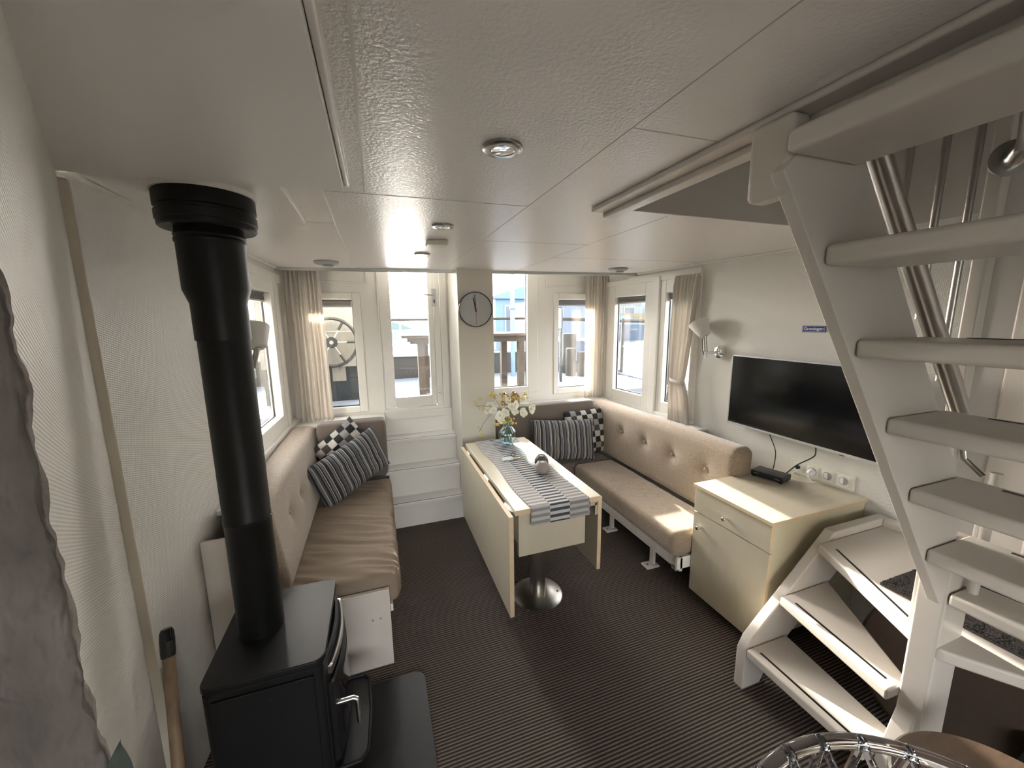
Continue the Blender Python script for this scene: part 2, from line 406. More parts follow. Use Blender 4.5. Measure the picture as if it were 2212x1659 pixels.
# corner bead
def bead(u, off): return [(XL(1.30) + .004 + off, 1.30), (XL(1.30) + .03 + off, 1.262), (XL(1.30) + .056 + off, 1.285), (XL(1.30) + .03 + off, 1.325)]
S('trim_1', MB().prism(bead(0, 0), 'z', 0, 1.995), simple('aged_cream_trim', (.74, .68, .56), .5, noise_amt=.05), bevel=.006, origin=(0, 0, 0))
# ceiling with the stairwell opening (x > .843, y .. 1.275)
cm = MB()
cm.prism([(-2.2, -2.6), (.843, -2.6), (.843, 1.275), (.843, 3.10), (-.78, 3.265), (-.78, .40), (-2.2, .40)], 'z', CZ, CZ + .06)
cm.prism([(.843, 1.275), (2.45, 1.275), (2.36, 2.93), (.843, 3.10)], 'z', CZ, CZ + .06)
cm.prism([(.843, -2.6), (2.7, -2.6), (2.7, -.45), (.843, -.45)], 'z', CZ, CZ + .06)
def seamq(a, b, w=.002, mi=1, h=.0008):
    a = Vector(a); b = Vector(b); d = (b - a).normalized(); n = Vector((-d.y, d.x)) * w / 2
    q = [a - n, b - n, b + n, a + n]
    cm.hexa([(p.x, p.y, CZ - h) for p in q] + [(p.x, p.y, CZ + .002) for p in q], mi)
seamq((.53, -2.5), (.53, 3.12)); seamq((-.12, 1.36), (.53, 1.335)); seamq((.53, .745), (.80, .738)); seamq((-.127, 1.30), (-.127, 3.1), .006, 2, .002)
seamq((1.10, 1.30), (1.10, 3.05)); seamq((.53, 1.95), (1.10, 1.90)); seamq((-.65, 1.80), (-.127, 1.78)); seamq((1.10, 2.35), (2.2, 2.25))
seamq((-.004, -2.5), (-.005, 1.33), .006, 2, .003)
S('ceiling', cm, [CEIL, SEAM, BRIGHTSEAM], origin=(0, 0, 0))
S('ceiling_recess', B(-.8, 2.4, 2.9, 3.56, 2.3, 2.34).prism([(-.78, 3.24), (2.36, 2.92), (2.36, 2.96), (-.78, 3.28)], 'z', 2.08, 2.3), WHITE, origin=(0, 0, 0))
# aluminium edge along the ceiling end
S('trim_2', MB().prism([(-.70, 3.25), (2.24, 2.945), (2.24, 2.965), (-.70, 3.275)], 'z', CZ - .022, CZ + .03), ALU, origin=(0, 0, 0), bevel=.004)
# cove strips between ceiling and side walls
def strip(name, pts, w, h, z, mat):
    mb = MB()
    for a, b in zip(pts[:-1], pts[1:]):
        mb.hexa([(a[0], a[1], z - h), (a[0] + w, a[1], z - h), (b[0] + w, b[1], z - h), (b[0], b[1], z - h), (a[0], a[1], z), (a[0] + w, a[1], z), (b[0] + w, b[1], z), (b[0], b[1], z)])
    return S(name, mb, mat, origin=(0, 0, 0), bevel=.003)
strip('trim_3', [(XR(1.28) + .004, 1.28), (XR(2.94) + .004, 2.94)], -.022, .014, CZ, WHITE2)
strip('trim_4', [(XL(1.35) - .004, 1.35), (XL(3.24) - .004, 3.24)], .022, .014, CZ, WHITE2)
# big smooth lowered plate upper left + plate around the flue
S('ceiling_plate', MB().prism([(-.055, -2.5), (-.055, 1.19), (-.70, 1.225), (-.715, 1.16), (-.28, .44), (-.28, -2.5)], 'z', 1.992, CZ + .001), PANELG, origin=(0, 0, 0), bevel=.002)
S('trim_5', B(-.054, -.041, -2.5, 1.19, 2.005, CZ), BRIGHTSEAM, origin=(0, 0, 0), bevel=.004)
S('ceiling_flue_plate', MB().prism([(-.222, 1.10), (-.222, 1.70), (XL(1.7) + .03, 1.73), (XL(1.3) + .06, 1.10)], 'z', 2.018, CZ + .001), CEIL, origin=(0, 0, 0), bevel=.002)
# stairwell: edge trims, shaft faces and the cabin above
S('trim_6', B(.752, .85, -2.5, 1.285, CZ - .016, CZ), STAIR, origin=(0, 0, 0), bevel=.006)
S('trim_7', B(.80, .85, -.45, 1.285, CZ - .032, CZ - .014), STAIR, origin=(0, 0, 0), bevel=.006)
S('wall_stairwell', B(.79, .845, -.45, 1.275, CZ + .06, 2.9).box(.79, 2.42, 1.272, 1.33, CZ + .002, 3.9).box(.79, 2.6, -.53, -.45, CZ, 2.9), GREYLAND, origin=(0, 0, 0))
S('ceiling_upper_cabin', B(-2.2, 2.7, -2.6, 1.33, 3.9, 3.95), WHITE, origin=(0, 0, 0))
S('wall_upper_cabin', wall_grid((-2.2, -2.6), (2.7, -2.6), 2.1, 3.9, [(3.0, 4.0, 2.9, 3.5)], .08, (0, -1)).box(-2.2, -2.12, -2.6, 1.33, 2.1, 3.9).box(-2.2, .79, 1.276, 1.33, 2.1, 3.9), WHITE, origin=(0, 0, 0))  # unseen cabin walls; small window opening added to light the stairwell
def yb(mb, y0, y1, w0, w1, z0, z1, f=XR, s=-1):
    mb.hexa([(f(y0) + s * w0, y0, z0), (f(y1) + s * w0, y1, z0), (f(y1) + s * w1, y1, z0), (f(y0) + s * w1, y0, z0), (f(y0) + s * w0, y0, z1), (f(y1) + s * w0, y1, z1), (f(y1) + s * w1, y1, z1), (f(y0) + s * w1, y0, z1)])
# panel divisions of the hull wall behind the stairs
S('trim_8', B(XR(.92) - .02, XR(.92) + .01, .88, .92, .66, 3.2), WHITE2, origin=(0, 0, 0), bevel=.006)
S('trim_17', B(2.305, XR(-.3) + .0, -.44, .50, .66, 3.85), GREYLAND, origin=(0, 0, 0))
m18 = MB(); yb(m18, .50, .93, -.01, .012, .70, 2.06); yb(m18, .50, 1.268, -.01, .012, 2.06, 3.85)
S('trim_18', m18, GREYLAND, origin=(0, 0, 0))
S('trim_9', B(XR(.6) - .035, XR(.6) + .01, .50, .80, .66, 3.2).box(XR(.6) - .05, XR(.6) + .01, .60, .66, .66, 3.2), STAIR, origin=(0, 0, 0), bevel=.01)

# window_n: frame + pane  (structure)
def window(name, axis, a0, a1, z0, z1, g0, g1, gz0, gz1, pl, out, depth=.05, proud=.012, xf=None, sill=None):
    """axis 'x': window lies in a y=pl plane spanning x;  'y': lies in the side wall spanning y (xf gives x of wall face at y)"""
    def P3(u, w, z):
        return (u, pl + w * out, z) if axis == 'x' else (xf(u) + w * out, u, z)
    def bar(mb, u0, u1, w0, w1, za, zb, mi=0):
        mb.hexa([P3(u0, w0, za), P3(u1, w0, za), P3(u1, w1, za), P3(u0, w1, za), P3(u0, w0, zb), P3(u1, w0, zb), P3(u1, w1, zb), P3(u0, w1, zb)], mi)
    e = bpy.data.objects.new(name, None); COL.objects.link(e); e['kind'] = 'structure'
    e.location = P3((a0 + a1) / 2, 0, z0)
    f = MB()
    bar(f, a0, g0, -proud, depth, z0, z1); bar(f, g1, a1, -proud, depth, z0, z1)
    bar(f, g0, g1, -proud, depth, z0, gz0); bar(f, g0, g1, -proud, depth, gz1, z1)
    f.build('window_frame', WHITE2, e, bevel=.005)
    g = MB(); s = .012   # dark rubber gasket
    bar(g, g0, g0 + s * .5, depth - .02, depth - .011, gz0, gz1); bar(g, g1 - s * .5, g1, depth - .02, depth - .011, gz0, gz1); bar(g, g0, g1, depth - .02, depth - .011, gz0, gz0 + s * .6)
    g.build('gasket', BPLAST, e)
    p = MB(); bar(p, g0, g1, depth - .012, depth - .006, gz0, gz1); p.build('pane', GLASS, e)
    return e
window('window_1', 'x', -.52, -.10, .89, 1.88, -.47, -.165, .94, 1.83, YB, 1)
window('window_2', 'x', .92, 1.47, .95, 2.25, .98, 1.363, 1.01, 2.2, YB, 1)
window('window_3', 'x', 1.64, 2.08, .91, 1.90, 1.69, 2.03, .965, 1.84, YB, 1)
window('window_4', 'y', 2.72, 3.34, .86, 1.96, 2.83, 3.235, .965, 1.85, 0, 1, xf=XR)
window('window_5', 'y', 2.27, 2.66, .86, 1.96, 2.33, 2.60, .955, 1.85, 0, 1, xf=XR)
window('window_6', 'y', 2.28, 3.12, .90, 1.95, 2.36, 3.04, 1.0, 1.85, 0, -1, xf=XL, depth=.06)
# mullion post, ledges and mouldings round the windows
mm = MB()
yb(mm, 2.66, 2.73, -.01, .03, .84, 1.99); yb(mm, 3.34, 3.42, -.01, .012, .84, 1.99); yb(mm, 2.27, 3.42, -.01, .02, 1.95, 2.0); yb(mm, 2.27, 3.44, -.01, .025, .80, .865)
S('trim_10', mm, WHITE2, origin=(0, 0, 0), bevel=.004)
mm = MB(); yb(mm, 2.27, 3.05, -.01, .018, 1.995, 2.012); S('trim_11', mm, WHITE2, origin=(0, 0, 0), bevel=.004)
mm = MB(); yb(mm, 2.20, 3.30, -.01, .02, 1.93, 1.99, XL, 1); yb(mm, 3.12, 3.2, -.01, .02, .86, 1.95, XL, 1); yb(mm, 2.2, 3.44, -.01, .03, .84, .90, XL, 1)
S('trim_12', mm, WHITE2, origin=(0, 0, 0), bevel=.004)
# mouldings on the back wall
S('trim_13', B(-.40, -.045, YB - .012, YB, 1.955, 1.968).box(-.052, -.04, YB - .012, YB, 1.955, 2.3).box(1.56, 2.1, YB - .012, YB, 1.955, 1.968).box(1.55, 1.575, YB - .012, YB, 1.955, 2.3), WHITE2, origin=(0, 0, 0), bevel=.003)
# ledge (inner sill) under the back windows and along the right wall
S('trim_14', B(-.70, .028, 3.20, YB, .845, .865).box(.90, 2.16, 3.26, YB, .835, .855), SILLW, origin=(0, 0, 0), bevel=.004)
mm = MB(); yb(mm, 2.14, 3.26, -.005, .12, .82, .84); S('trim_15', mm, SILLW, origin=(0, 0, 0), bevel=.004)
mm = MB(); yb(mm, 1.90, 3.20, -.005, .12, .82, .845, XL, 1); S('trim_16', mm, SILLW, origin=(0, 0, 0), bevel=.004)
# pillar with the clock (boxed in)
S('wall_pillar', B(.6135, .90, 3.02, YB, 0, 2.3), PLAIN, origin=(0, 0, 0), bevel=.002)
# door_1
e = bpy.data.objects.new('door_1', None); COL.objects.link(e); e['kind'] = 'structure'; e.location = (.3, YB, .89)
B(.04, .13, YB - .005, YB + .04, .90, 2.25).box(.44, .485, YB - .005, YB + .04, .90, 2.25).box(.487, .54, YB - .008, YB + .04, .90, 2.25).box(.13, .44, YB - .005, YB + .04, .90, .99).box(.13, .44, YB - .005, YB + .04, 2.2, 2.25).build('door_leaf', WHITE2, e, bevel=.004)
B(.13, .44, YB + .015, YB + .021, .985, 2.205).build('pane', GLASS, e)
B(.542, .60, YB - .012, YB + .06, .87, 2.25).box(.026, .041, YB - .012, YB + .06, .868, 2.27).box(.0412, .5418, YB - .012, YB + .06, .868, .897).build('door_frame', WHITE2, e, bevel=.003)
hp = B(.475, .512, YB - .017, YB - .005, 1.77, 1.92).build('handle_plate', SILVER, e, bevel=.003, label='pale metal lock plate of the door')
MB().tube([(.492, YB - .015, 1.865), (.492, YB - .05, 1.865), (.40, YB - .052, 1.868)], .008, 10).build('door_handle', SILVER, e, smooth=True)
B(.488, .499, YB - .0195, YB - .0165, 1.80, 1.83).build('keyhole', BPLAST, e)
MB().lathe([(.0, .0), (.014, 0), (.014, .008), (.009, .02), (0, .024)], (.51, YB - .005, 1.02), (0, -1, 0)).build('bolt_knob', CHROME, e, smooth=True)
# ------------------------------------------------------------------ steps up to the door
t = thing('boarding_steps', (.32, 3.2, 0), 'white built-in boarding steps with black nosing lines below the glazed door', 'steps')
ys = [3.03, 3.16, 3.30]; zs = [.21, .44, .66]
for i in range(3):
    z0 = 0 if i == 0 else zs[i - 1]
    B(.03, .612, ys[i], ys[i] + .018, z0, zs[i] - .03).build('riser', WHITE2, t)
    yb2 = (ys[i + 1] + .005) if i < 2 else YB - .002
    tr = MB().box(.003 if i else .028, .6125, ys[i] - .022, yb2, zs[i] - .03, zs[i]).build('tread', SILLW, t, bevel=.004)
    B(.02, .611, ys[i] - .006, ys[i] - .001, zs[i] - .001, zs[i] + .0012).build('nosing_strip', BPLAST, tr)
B(.03, .612, YB - .018, YB - .001, .66, .80).box(.03, .612, YB - .03, YB - .001, .80, .868).build('riser', WHITE2, t, bevel=.003)

# ------------------------------------------------------------------ left sofa
t = thing('built_in_sofa', (-.35, 2.4, 0), 'beige built-in bench sofa along the left wall, from the steps to the wood stove', 'sofa')
B(XL(2) + .0, -.04, 1.775, 3.02, 0, .295).build('base', WHITE2, t)
ep = B(-.70, -.018, 1.745, 1.768, 0, .402).build('end_panel', STAIR, t, bevel=.003)
for sx_ in (-.10, -.065): MB().lathe([(0, 0), (.005, 0), (.005, .004), (0, .004)], (sx_, 1.745, .26), (0, -1, 0), 10).build('screw', SILVER, ep)
B(-.02, -.005, 1.775, 3.02, .26, .30).build('front_rail', WHITE2, t, bevel=.003)
def tilt(mb, zb, k, sgn=1):
    mb.v = [(x + sgn * (z - zb) * k, y, z) for (x, y, z) in mb.v]; return mb
def cushion(x0, x1, y0, y1, z0, z1, r=.03, nx=26, ny=40, wr=0, but=None, bdepth=.02, crown=.0):
    """soft box as a closed grid; returns MB.  but: list of (face,u,v) button points on -x/+x/-y face"""
    mb = MB(); nz = 10
    X = lambda i: x0 + (x1 - x0) * i / nx
    def soft(p):
        p = Vector(p); c = Vector((min(max(p.x, x0 + r), x1 - r), min(max(p.y, y0 + r), y1 - r), min(max(p.z, z0 + r), z1 - r)))
        d = p - c
        if d.length > 1e-9: p = c + d.normalized() * min(d.length, r) if d.length > r else p
        if wr and p.z > z0 + .02:
            n = noise.noise(Vector((p.x * 2.2 - p.y * 1.2, (p.y + .42 * p.x) * 17, 1.3)))
            n = (1 - abs(n) * 2.6)
            p.z += wr * n * (.35 + .65 * min(1, max(0, (3.0 - p.y) / .9)))
            p.x += wr * .6 * n if p.x > x1 - .03 else 0
        if but:
            for (bx, by, bz) in but:
                d2 = (p - Vector((bx, by, bz)))
                l = d2.length
                if l < .16:
                    nrm = Vector((1, 0, 0)) if bx > x1 - .01 else (Vector((-1, 0, 0)) if bx < x0 + .01 else Vector((0, -1, 0)))
                    p -= nrm * (bdepth * math.exp(-(l / .026) ** 1.3) + bdepth * .35 * math.exp(-(l / .075) ** 2) )
        return tuple(p)
    def face(fn, a, b):
        mb.grid(lambda u, v: soft(fn(u, v)), a, b)
    face(lambda u, v: (lerp(x0, x1, u), lerp(y0, y1, v), z1), nx, ny); face(lambda u, v: (lerp(x0, x1, u), lerp(y0, y1, v), z0), nx, ny)
    face(lambda u, v: (x0, lerp(y0, y1, v), lerp(z0, z1, u)), nz if not but else 30, ny); face(lambda u, v: (x1, lerp(y0, y1, v), lerp(z0, z1, u)), nz if not but else 30, ny)
    face(lambda u, v: (lerp(x0, x1, v), y0, lerp(z0, z1, u)), nz if not but else 30, nx); face(lambda u, v: (lerp(x0, x1, v), y1, lerp(z0, z1, u)), nz if not but else 30, nx)
    return mb
def cush(name, mat, label, cat, *a, group=None, parent=None, **k):
    mb = cushion(*a, **k)
    if parent is not None: return mb.build(name, mat, parent, smooth=True, label=label)
    return mb.build(name, mat, smooth=True, label=label, cat=cat, group=group)
cush('seat_cushion', BEIGE2, 'long wrinkled beige seat cushion on the left bench, running up to the stove', 'cushion', -.66, .032, 1.775, 3.02, .298, .45, r=.04, nx=70, ny=220, wr=.013)
bt = [(-.42, 2.1, .70), (-.42, 2.37, .68), (-.42, 2.64, .68)]
def tilt(mb, zb, k, sgn=1):
    mb.v = [(x + sgn * (z - zb) * k, y, z) for (x, y, z) in mb.v]; return mb
mb = tilt(cushion(-.585, -.42, 1.772, 3.185, .455, .885, r=.045, nx=10, ny=140, but=bt, bdepth=.021), .455, .14, -1)
bc = mb.build('back_cushion', BEIGE, smooth=True, label='long buttoned beige back cushion along the left wall under the side window', cat='cushion')
for b in bt: MB().lathe([(0, -.004), (.009, -.002), (.012, .002), (.008, .007), (0, .009)], (b[0] - .019 - .14 * (b[2] - .455), b[1], b[2]), (1, 0, 0), 14).build('button', BEIGE, bc, smooth=True)
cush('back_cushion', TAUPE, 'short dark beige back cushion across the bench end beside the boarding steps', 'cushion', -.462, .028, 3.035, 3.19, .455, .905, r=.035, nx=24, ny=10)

# ------------------------------------------------------------------ right bench
t = thing('bench_frame', (1.7, 2.3, 0), 'white slatted bench frame on bracket feet along the right wall', 'bench frame')
B(1.60, 1.62, 1.63, 2.84, .172, .262).build('front_rail', WHITE, t, bevel=.003)
mb = MB()
for i in range(40): mb.box(1.597, 1.60, 1.66 + i * .029, 1.678 + i * .029, .205, .235)
mb.build('slot_strip', PANELG, t)
B(1.62, XR(2.9) - .01, 1.64, 3.40, .235, .262).box(1.58, 2.18, 1.63, 1.645, .19, .262).build('slat_board', WHITE2, t)
B(.93, 1.60, 2.86, 2.88, .02, .262).box(.93, 1.6, 2.86, 3.40, .24, .262).build('corner_base', WHITE2, t)
for y in (2.42, 1.94):
    f = B(1.655, 1.675, y - .02, y + .02, .02, .236).build('leg', WHITE2, t, bevel=.003)
    B(1.60, 1.70, y - .035, y + .035, .0, .014).build('foot_plate', WHITE2, f, bevel=.005)
    MB().lathe([(0, .014), (.007, .014), (.007, .018), (0, .018)], (1.625, y, 0), seg=10).build('bolt', STEEL, f)
B(1.60, 1.64, 1.66, 1.70, .155, .19).build('hinge_block', GREYP, t, bevel=.004)
cush('seat_cushion', BEIGE, 'thick plain beige seat cushion on the right bench beside the birch cabinet', 'cushion', 1.548, 1.935, 1.632, 2.845, .263, .412, r=.038, nx=30, ny=70, wr=.0016)
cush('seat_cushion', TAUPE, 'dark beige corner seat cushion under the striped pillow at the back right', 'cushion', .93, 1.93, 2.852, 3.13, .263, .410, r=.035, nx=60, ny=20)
br = [(1.925, y, .69) for y in (1.82, 2.12, 2.42, 2.72)]
mb = tilt(cushion(1.925, 2.08, 1.60, 3.24, .415, .885, r=.055, nx=10, ny=150, but=br, bdepth=.022), .6, .07)
bc = mb.build('back_cushion', BEIGE, smooth=True, label='long buttoned beige back cushion under the right side windows', cat='cushion')
for b in br: MB().lathe([(0, -.004), (.009, -.002), (.012, .002), (.008, .007), (0, .009)], (b[0] + .018, b[1], b[2]), (-1, 0, 0), 14).build('button', BEIGE, bc, smooth=True)
mb = cushion(.925, 1.915, 3.12, 3.25, .415, .892, r=.035, nx=50, ny=10)
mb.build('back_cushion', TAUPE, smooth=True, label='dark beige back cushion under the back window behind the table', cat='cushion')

# ------------------------------------------------------------------ pillows
def pillow(loc, right, up, W, H, T, mat, label, seed=0, group=None):
    r = Vector(right).normalized(); n = r.cross(Vector(up)).normalized(); u = n.cross(r).normalized()
    mb = MB(); N = 46
    def f(sgn):
        def g(a, b):
            x = a * 2 - 1; y = b * 2 - 1
            px = x * (1 - .055 * (1 - x * x) * 0 - .05 * (1 - abs(y) ** 2)); py = y * (1 - .07 * (1 - abs(x) ** 2))
            h = T * (max(0, (1 - x ** 4) * (1 - y ** 4))) ** .55
            wr = noise.noise(Vector((x * 3 + seed, y * 3, sgn))) * .18 + noise.noise(Vector((x * 9 + seed, y * 4, sgn * 2))) * .07
            h *= (1 + wr)
            h += .004
            return (px * W / 2, py * H / 2, sgn * h)
        return g
    mb.grid(f(1), N, N); mb.grid(f(-1), N, N)
    k = N
    def rim(fn):
        a = [fn(1, i) for i in range(N)]; return a
    # stitched rim closing both halves
    for (ua, ub) in (((0, None)), ((1, None)), ((None, 0)), ((None, 1))):
        pts = []
        for i in range(N):
            q = i / (N - 1); A = ua if ua is not None else q; Bq = ub if ub is not None else q
            pts.append((f(1)(A, Bq), f(-1)(A, Bq)))
        vs = [p for pr in pts for p in pr]
        mb.add(vs, [(2 * i, 2 * i + 1, 2 * i + 3, 2 * i + 2) for i in range(N - 1)])
    o = mb.build('throw_pillow', mat, smooth=True, origin=(0, 0, 0), label=label, cat='pillow', group=group)
    o.matrix_world = Matrix.Translation(Vector(loc)) @ Matrix((r, u, n)).transposed().to_4x4()
    return o
pillow((-.275, 2.965, .735), (.55, .10, .42), (-.42, .14, .8), .37, .30, .05, CHECK, 'black and grey checked pillow leaning in the left bench corner', 1)
pillow((-.225, 2.79, .655), (.40, .30, .16), (-.18, .05, 1), .55, .33, .06, STR1, 'dark grey striped pillow in front of the checked pillow on the left bench', 2)
pillow((1.785, 3.035, .625), (.42, -.02, .02), (.0, .22, 1), .42, .42, .05, CHECK, 'black and grey checked pillow in the back right corner, mostly behind a striped one', 4)
pillow((1.50, 2.945, .60), (.60, -.03, -.04), (.0, .30, 1), .60, .37, .06, STR2, 'dark grey striped pillow leaning in the back right bench corner', 6)

# ------------------------------------------------------------------ drop-leaf table
t = thing('drop_leaf_table', (.83, 2.2, 0), 'birch drop-leaf table on a round steel pedestal in the middle of the saloon', 'table')
B(.592, 1.072, 1.675, 2.80, .694, .72).build('tabletop', CTOP, t, bevel=.0015)
B(.592, 1.072, 1.672, 1.6752, .694, .7198).build('front_edging', BIRCHE, t)
B(.615, .995, 1.69, 1.712, .455, .694).box(.615, .637, 1.712, 2.74, .52, .694).box(.973, .995, 1.712, 2.74, .52, .694).box(.615, .995, 2.74, 2.762, .455, .694).build('apron', BIRCH, t, bevel=.001)
lf = B(.553, .575, 1.655, 2.78, .155, .700).build('left_leaf', BIRCH, t, bevel=.0015)
B(.5525, .5752, 1.6525, 1.6552, .155, .700).box(.5525, .5752, 1.655, 2.78, .6995, .7012).build('leaf_edging', BIRCHE, lf)
lr = B(1.078, 1.10, 1.70, 2.80, .27, .700).build('right_leaf', BIRCH, t, bevel=.0015)
B(1.0778, 1.1002, 1.6975, 1.70, .27, .700).build('leaf_edging', BIRCHE, lr)
for y in (1.72, 2.13, 2.62):
    MB().tube([(.584, y, .698), (.584, y + .09, .698)], .0045, 8).box(.577, .591, y, y + .09, .690, .694).build('hinge', CHROME, t, smooth=True)
B(1.03, 1.072, 1.70, 1.714, .655, .690).box(1.06, 1.0775, 1.70, 1.714, .60, .67).build('leaf_bracket', STEEL, t)
cx, cy = .83, 1.955
bp = MB().lathe([(0, 0), (.152, 0), (.152, .003), (.146, .006), (.05, .008), (0, .008)], (cx, cy, 0), seg=56).build('base_plate', STEEL, t, smooth=True)
MB().lathe([(0, .006), (.006, .006), (.006, .0095), (0, .0095)], (cx + .12, cy - .03, 0), seg=10).build('bolt', BPLAST, bp)
MB().lathe([(.047, .006), (.047, .46), (.0, .46)], (cx, cy, 0), seg=40).build('pedestal', STEEL, t, smooth=True)
# table runner (drops over the near edge)
mb = MB()
prof = [(2.81 - .0 - i * .03, .7225) for i in range(37)]
prof = [(y, z) for y, z in prof if y > 1.69] + [(1.68, .7228), (1.6705, .7205), (1.668, .712), (1.667, .69), (1.667, .665), (1.666, .645), (1.665, .628)]
def rf(u, v):
    i = v * (len(prof) - 1); a = int(i); f = i - a; b = min(a + 1, len(prof) - 1)
    y = lerp(prof[a][0], prof[b][0], f); z = lerp(prof[a][1], prof[b][1], f)
    wv = .0014 * max(0, noise.noise(Vector((u * 3, y * 14, 0)))) if y > 1.69 else 0
    if u > .8 and 1.72 < y < 2.0: wv += .006 * max(0, math.sin((y - 1.72) / .28 * PI)) * abs(math.sin((y - 1.7) * 55)) * (u - .8) * 5
    sh = .008 * math.sin(y * 9)
    return (.668 + .334 * u + sh - .667, y - 1.667, z + wv - .6)
mb.grid(rf, 24, 110)
o = mb.build('table_runner', RUNNER, smooth=True, origin=(0, 0, 0), solid=.0015, label='grey and navy striped cloth runner lying along the table', cat='table runner')
o.location = (.667, 1.667, .6)
# vase and flowers
VX, VY, VZ = .885, 2.66, .7245
pv = [(.0, .0), (.03, 0), (.038, .004), (.052, .022), (.064, .05), (.067, .075), (.060, .105), (.043, .128), (.033, .140), (.031, .155), (.034, .170), (.041, .180), (.039, .181), (.031, .170), (.028, .155), (.030, .140), (.040, .126), (.056, .104), (.063, .075), (.060, .05), (.048, .024), (.03, .008), (0, .006)]
MB().lathe(pv, (VX, VY, VZ), seg=72, flute=.035, nfl=14).build('flower_vase', VASEG, smooth=True, label='pale blue fluted glass vase holding the white flowers', cat='vase')
def stem_curve(p0, p1, lift, n=12):
    p0 = Vector(p0); p1 = Vector(p1)
    return [p0.lerp(p1, i / n) + Vector((0, 0, lift * math.sin(PI * i / n))) for i in range(n + 1)]
def blossom(parent, c, d, r, mat=PETAL):
    c = Vector(c); d = Vector(d).normalized(); a = d.cross(Vector((0, 0, 1)))
    if a.length < .1: a = Vector((1, 0, 0))
    a.normalize(); b = d.cross(a); mb = MB()
    for k in range(5):
        th = 2 * PI * k / 5 + random.random() * .4; rad = (a * math.cos(th) + b * math.sin(th)); tan = d.cross(rad)
        L_ = r * random.uniform(.85, 1.15); Wd = r * .55; cup = random.uniform(.15, .6)
        def g(u, v):
            s = v; wd = Wd * math.sin(PI * min(1, s * .9 + .08)) ** .7
            return tuple(c + rad * (L_ * s) + tan * ((u - .5) * 2 * wd) + d * (L_ * cup * s * s + .25 * wd * ((u - .5) * 2) ** 2 + .1 * r * math.sin(s * 9 + k)))
        mb.grid(g, 6, 7)
    o = mb.build('blossom', mat, parent, smooth=True)
    mb2 = MB().lathe([(0, -.1 * r), (.16 * r, 0), (.1 * r, .22 * r), (0, .3 * r)], c, d, 8); mb2.build('flower_centre', YELL, o, smooth=True)
def bud_cluster(parent, c, n, spread, r=.0065):
    mb = MB()
    for i in range(n):
        q = Vector(c) + Vector((random.gauss(0, spread), random.gauss(0, spread), random.gauss(0, spread)))
        rr = r * random.uniform(.6, 1.3); mb.lathe([(0, -rr), (rr * .8, -rr * .5), (rr, 0), (rr * .7, rr * .6), (0, rr)], q, (random.random() - .5, random.random() - .5, 1), 8)
        mb.tube([Vector(c) + Vector((0, 0, -spread)), q], .0009, 5, 1)
    mb.build('bud_cluster', [YELL, LEAF], parent, smooth=True)
neck = Vector((VX, VY, VZ + .17)); fi = 0
def flowers(tip, lift, blos, buds, label):
    tt = thing('flower_spray', (VX, VY, VZ + .01), label, 'flower', None)
    a = Vector((VX + random.uniform(-.03, .03), VY + random.uniform(-.03, .03), VZ + .02)); nk = neck + Vector((random.uniform(-.018, .018), random.uniform(-.015, .015), 0))
    pts = [a.lerp(nk, i / 4) for i in range(4)] + stem_curve(nk, Vector((VX, VY, 0)) + Vector(tip), lift)
    MB().tube(pts, .0018, 6).build('stem', LEAF, tt, smooth=True)
    for (dx, dy, z, r) in blos:
        c = Vector((VX + dx, VY + dy, z)); blossom(tt, c, (dx * 3 + random.uniform(-.5, .5), -1, random.uniform(-.1, .5)), r)
    for (dx, dy, z, n) in buds: bud_cluster(tt, (VX + dx, VY + dy, z), n, .011)
flowers((-.15, -.03, 1.04), .02, [(-.135, -.02, 1.035, .036), (-.155, -.01, 1.0, .028), (-.12, -.05, 1.0, .03)], [(-.17, 0, 1.02, 2)], 'white blossom spray leaning left out of the blue vase')
flowers((-.07, -.06, .98), .03, [(-.075, -.06, .965, .042), (-.035, -.06, .985, .035), (-.06, -.04, .93, .03)], [], 'large white blossom spray low at the front left of the bouquet')
flowers((.05, -.02, 1.04), .02, [(.02, -.04, 1.025, .034), (.055, -.02, 1.03, .036), (.0, -.01, 1.055, .03), (.035, -.05, .99, .032)], [(.03, 0, 1.07, 5)], 'white blossom spray standing upright in the centre of the bouquet')
flowers((.17, -.03, 1.0), .05, [(.17, -.04, .985, .042), (.20, -.02, 1.0, .03), (.10, -.05, .97, .04)], [], 'white blossom spray reaching right out of the blue vase')
flowers((.16, .03, 1.06), .03, [(.165, .02, 1.055, .034)], [(.12, 0, 1.07, 8), (.14, 0, 1.10, 5)], 'single creamy blossom with yellow buds at the upper right of the bouquet')
flowers((-.11, .02, 1.12), .02, [], [(-.12, .02, 1.115, 14), (-.085, .02, 1.09, 6)], 'yellow bud sprig rising at the upper left of the bouquet')
flowers((-.24, -.02, 1.04), .05, [], [(-.24, -.02, 1.065, 3), (-.20, 0, 1.09, 3), (-.215, 0, 1.035, 2)], 'thin yellow bud sprig stretching far left out of the vase')
flowers((-.23, -.05, .86), .10, [], [(-.215, -.05, .845, 5), (-.22, -.05, .885, 2)], 'thin drooping yellow bud sprig at the lower left of the vase')
flowers((-.03, .03, 1.09), .0, [(-.01, .03, 1.07, .026)], [(-.03, .02, 1.10, 12), (-.04, 0, 1.04, 10), (.01, 0, 1.0, 8)], 'dense yellow bud sprig in the middle of the bouquet')
flowers((-.03, -.07, .93), .03, [], [(-.045, -.07, .92, 8), (.005, -.07, .93, 8), (-.10, -.06, .90, 9), (.03, -.06, .90, 5)], 'low yellow bud sprig hanging over the vase neck')
flowers((.06, .02, 1.10), .0, [], [(.055, .02, 1.10, 5), (.075, .02, 1.06, 9)], 'short yellow bud sprig right of the bouquet centre')
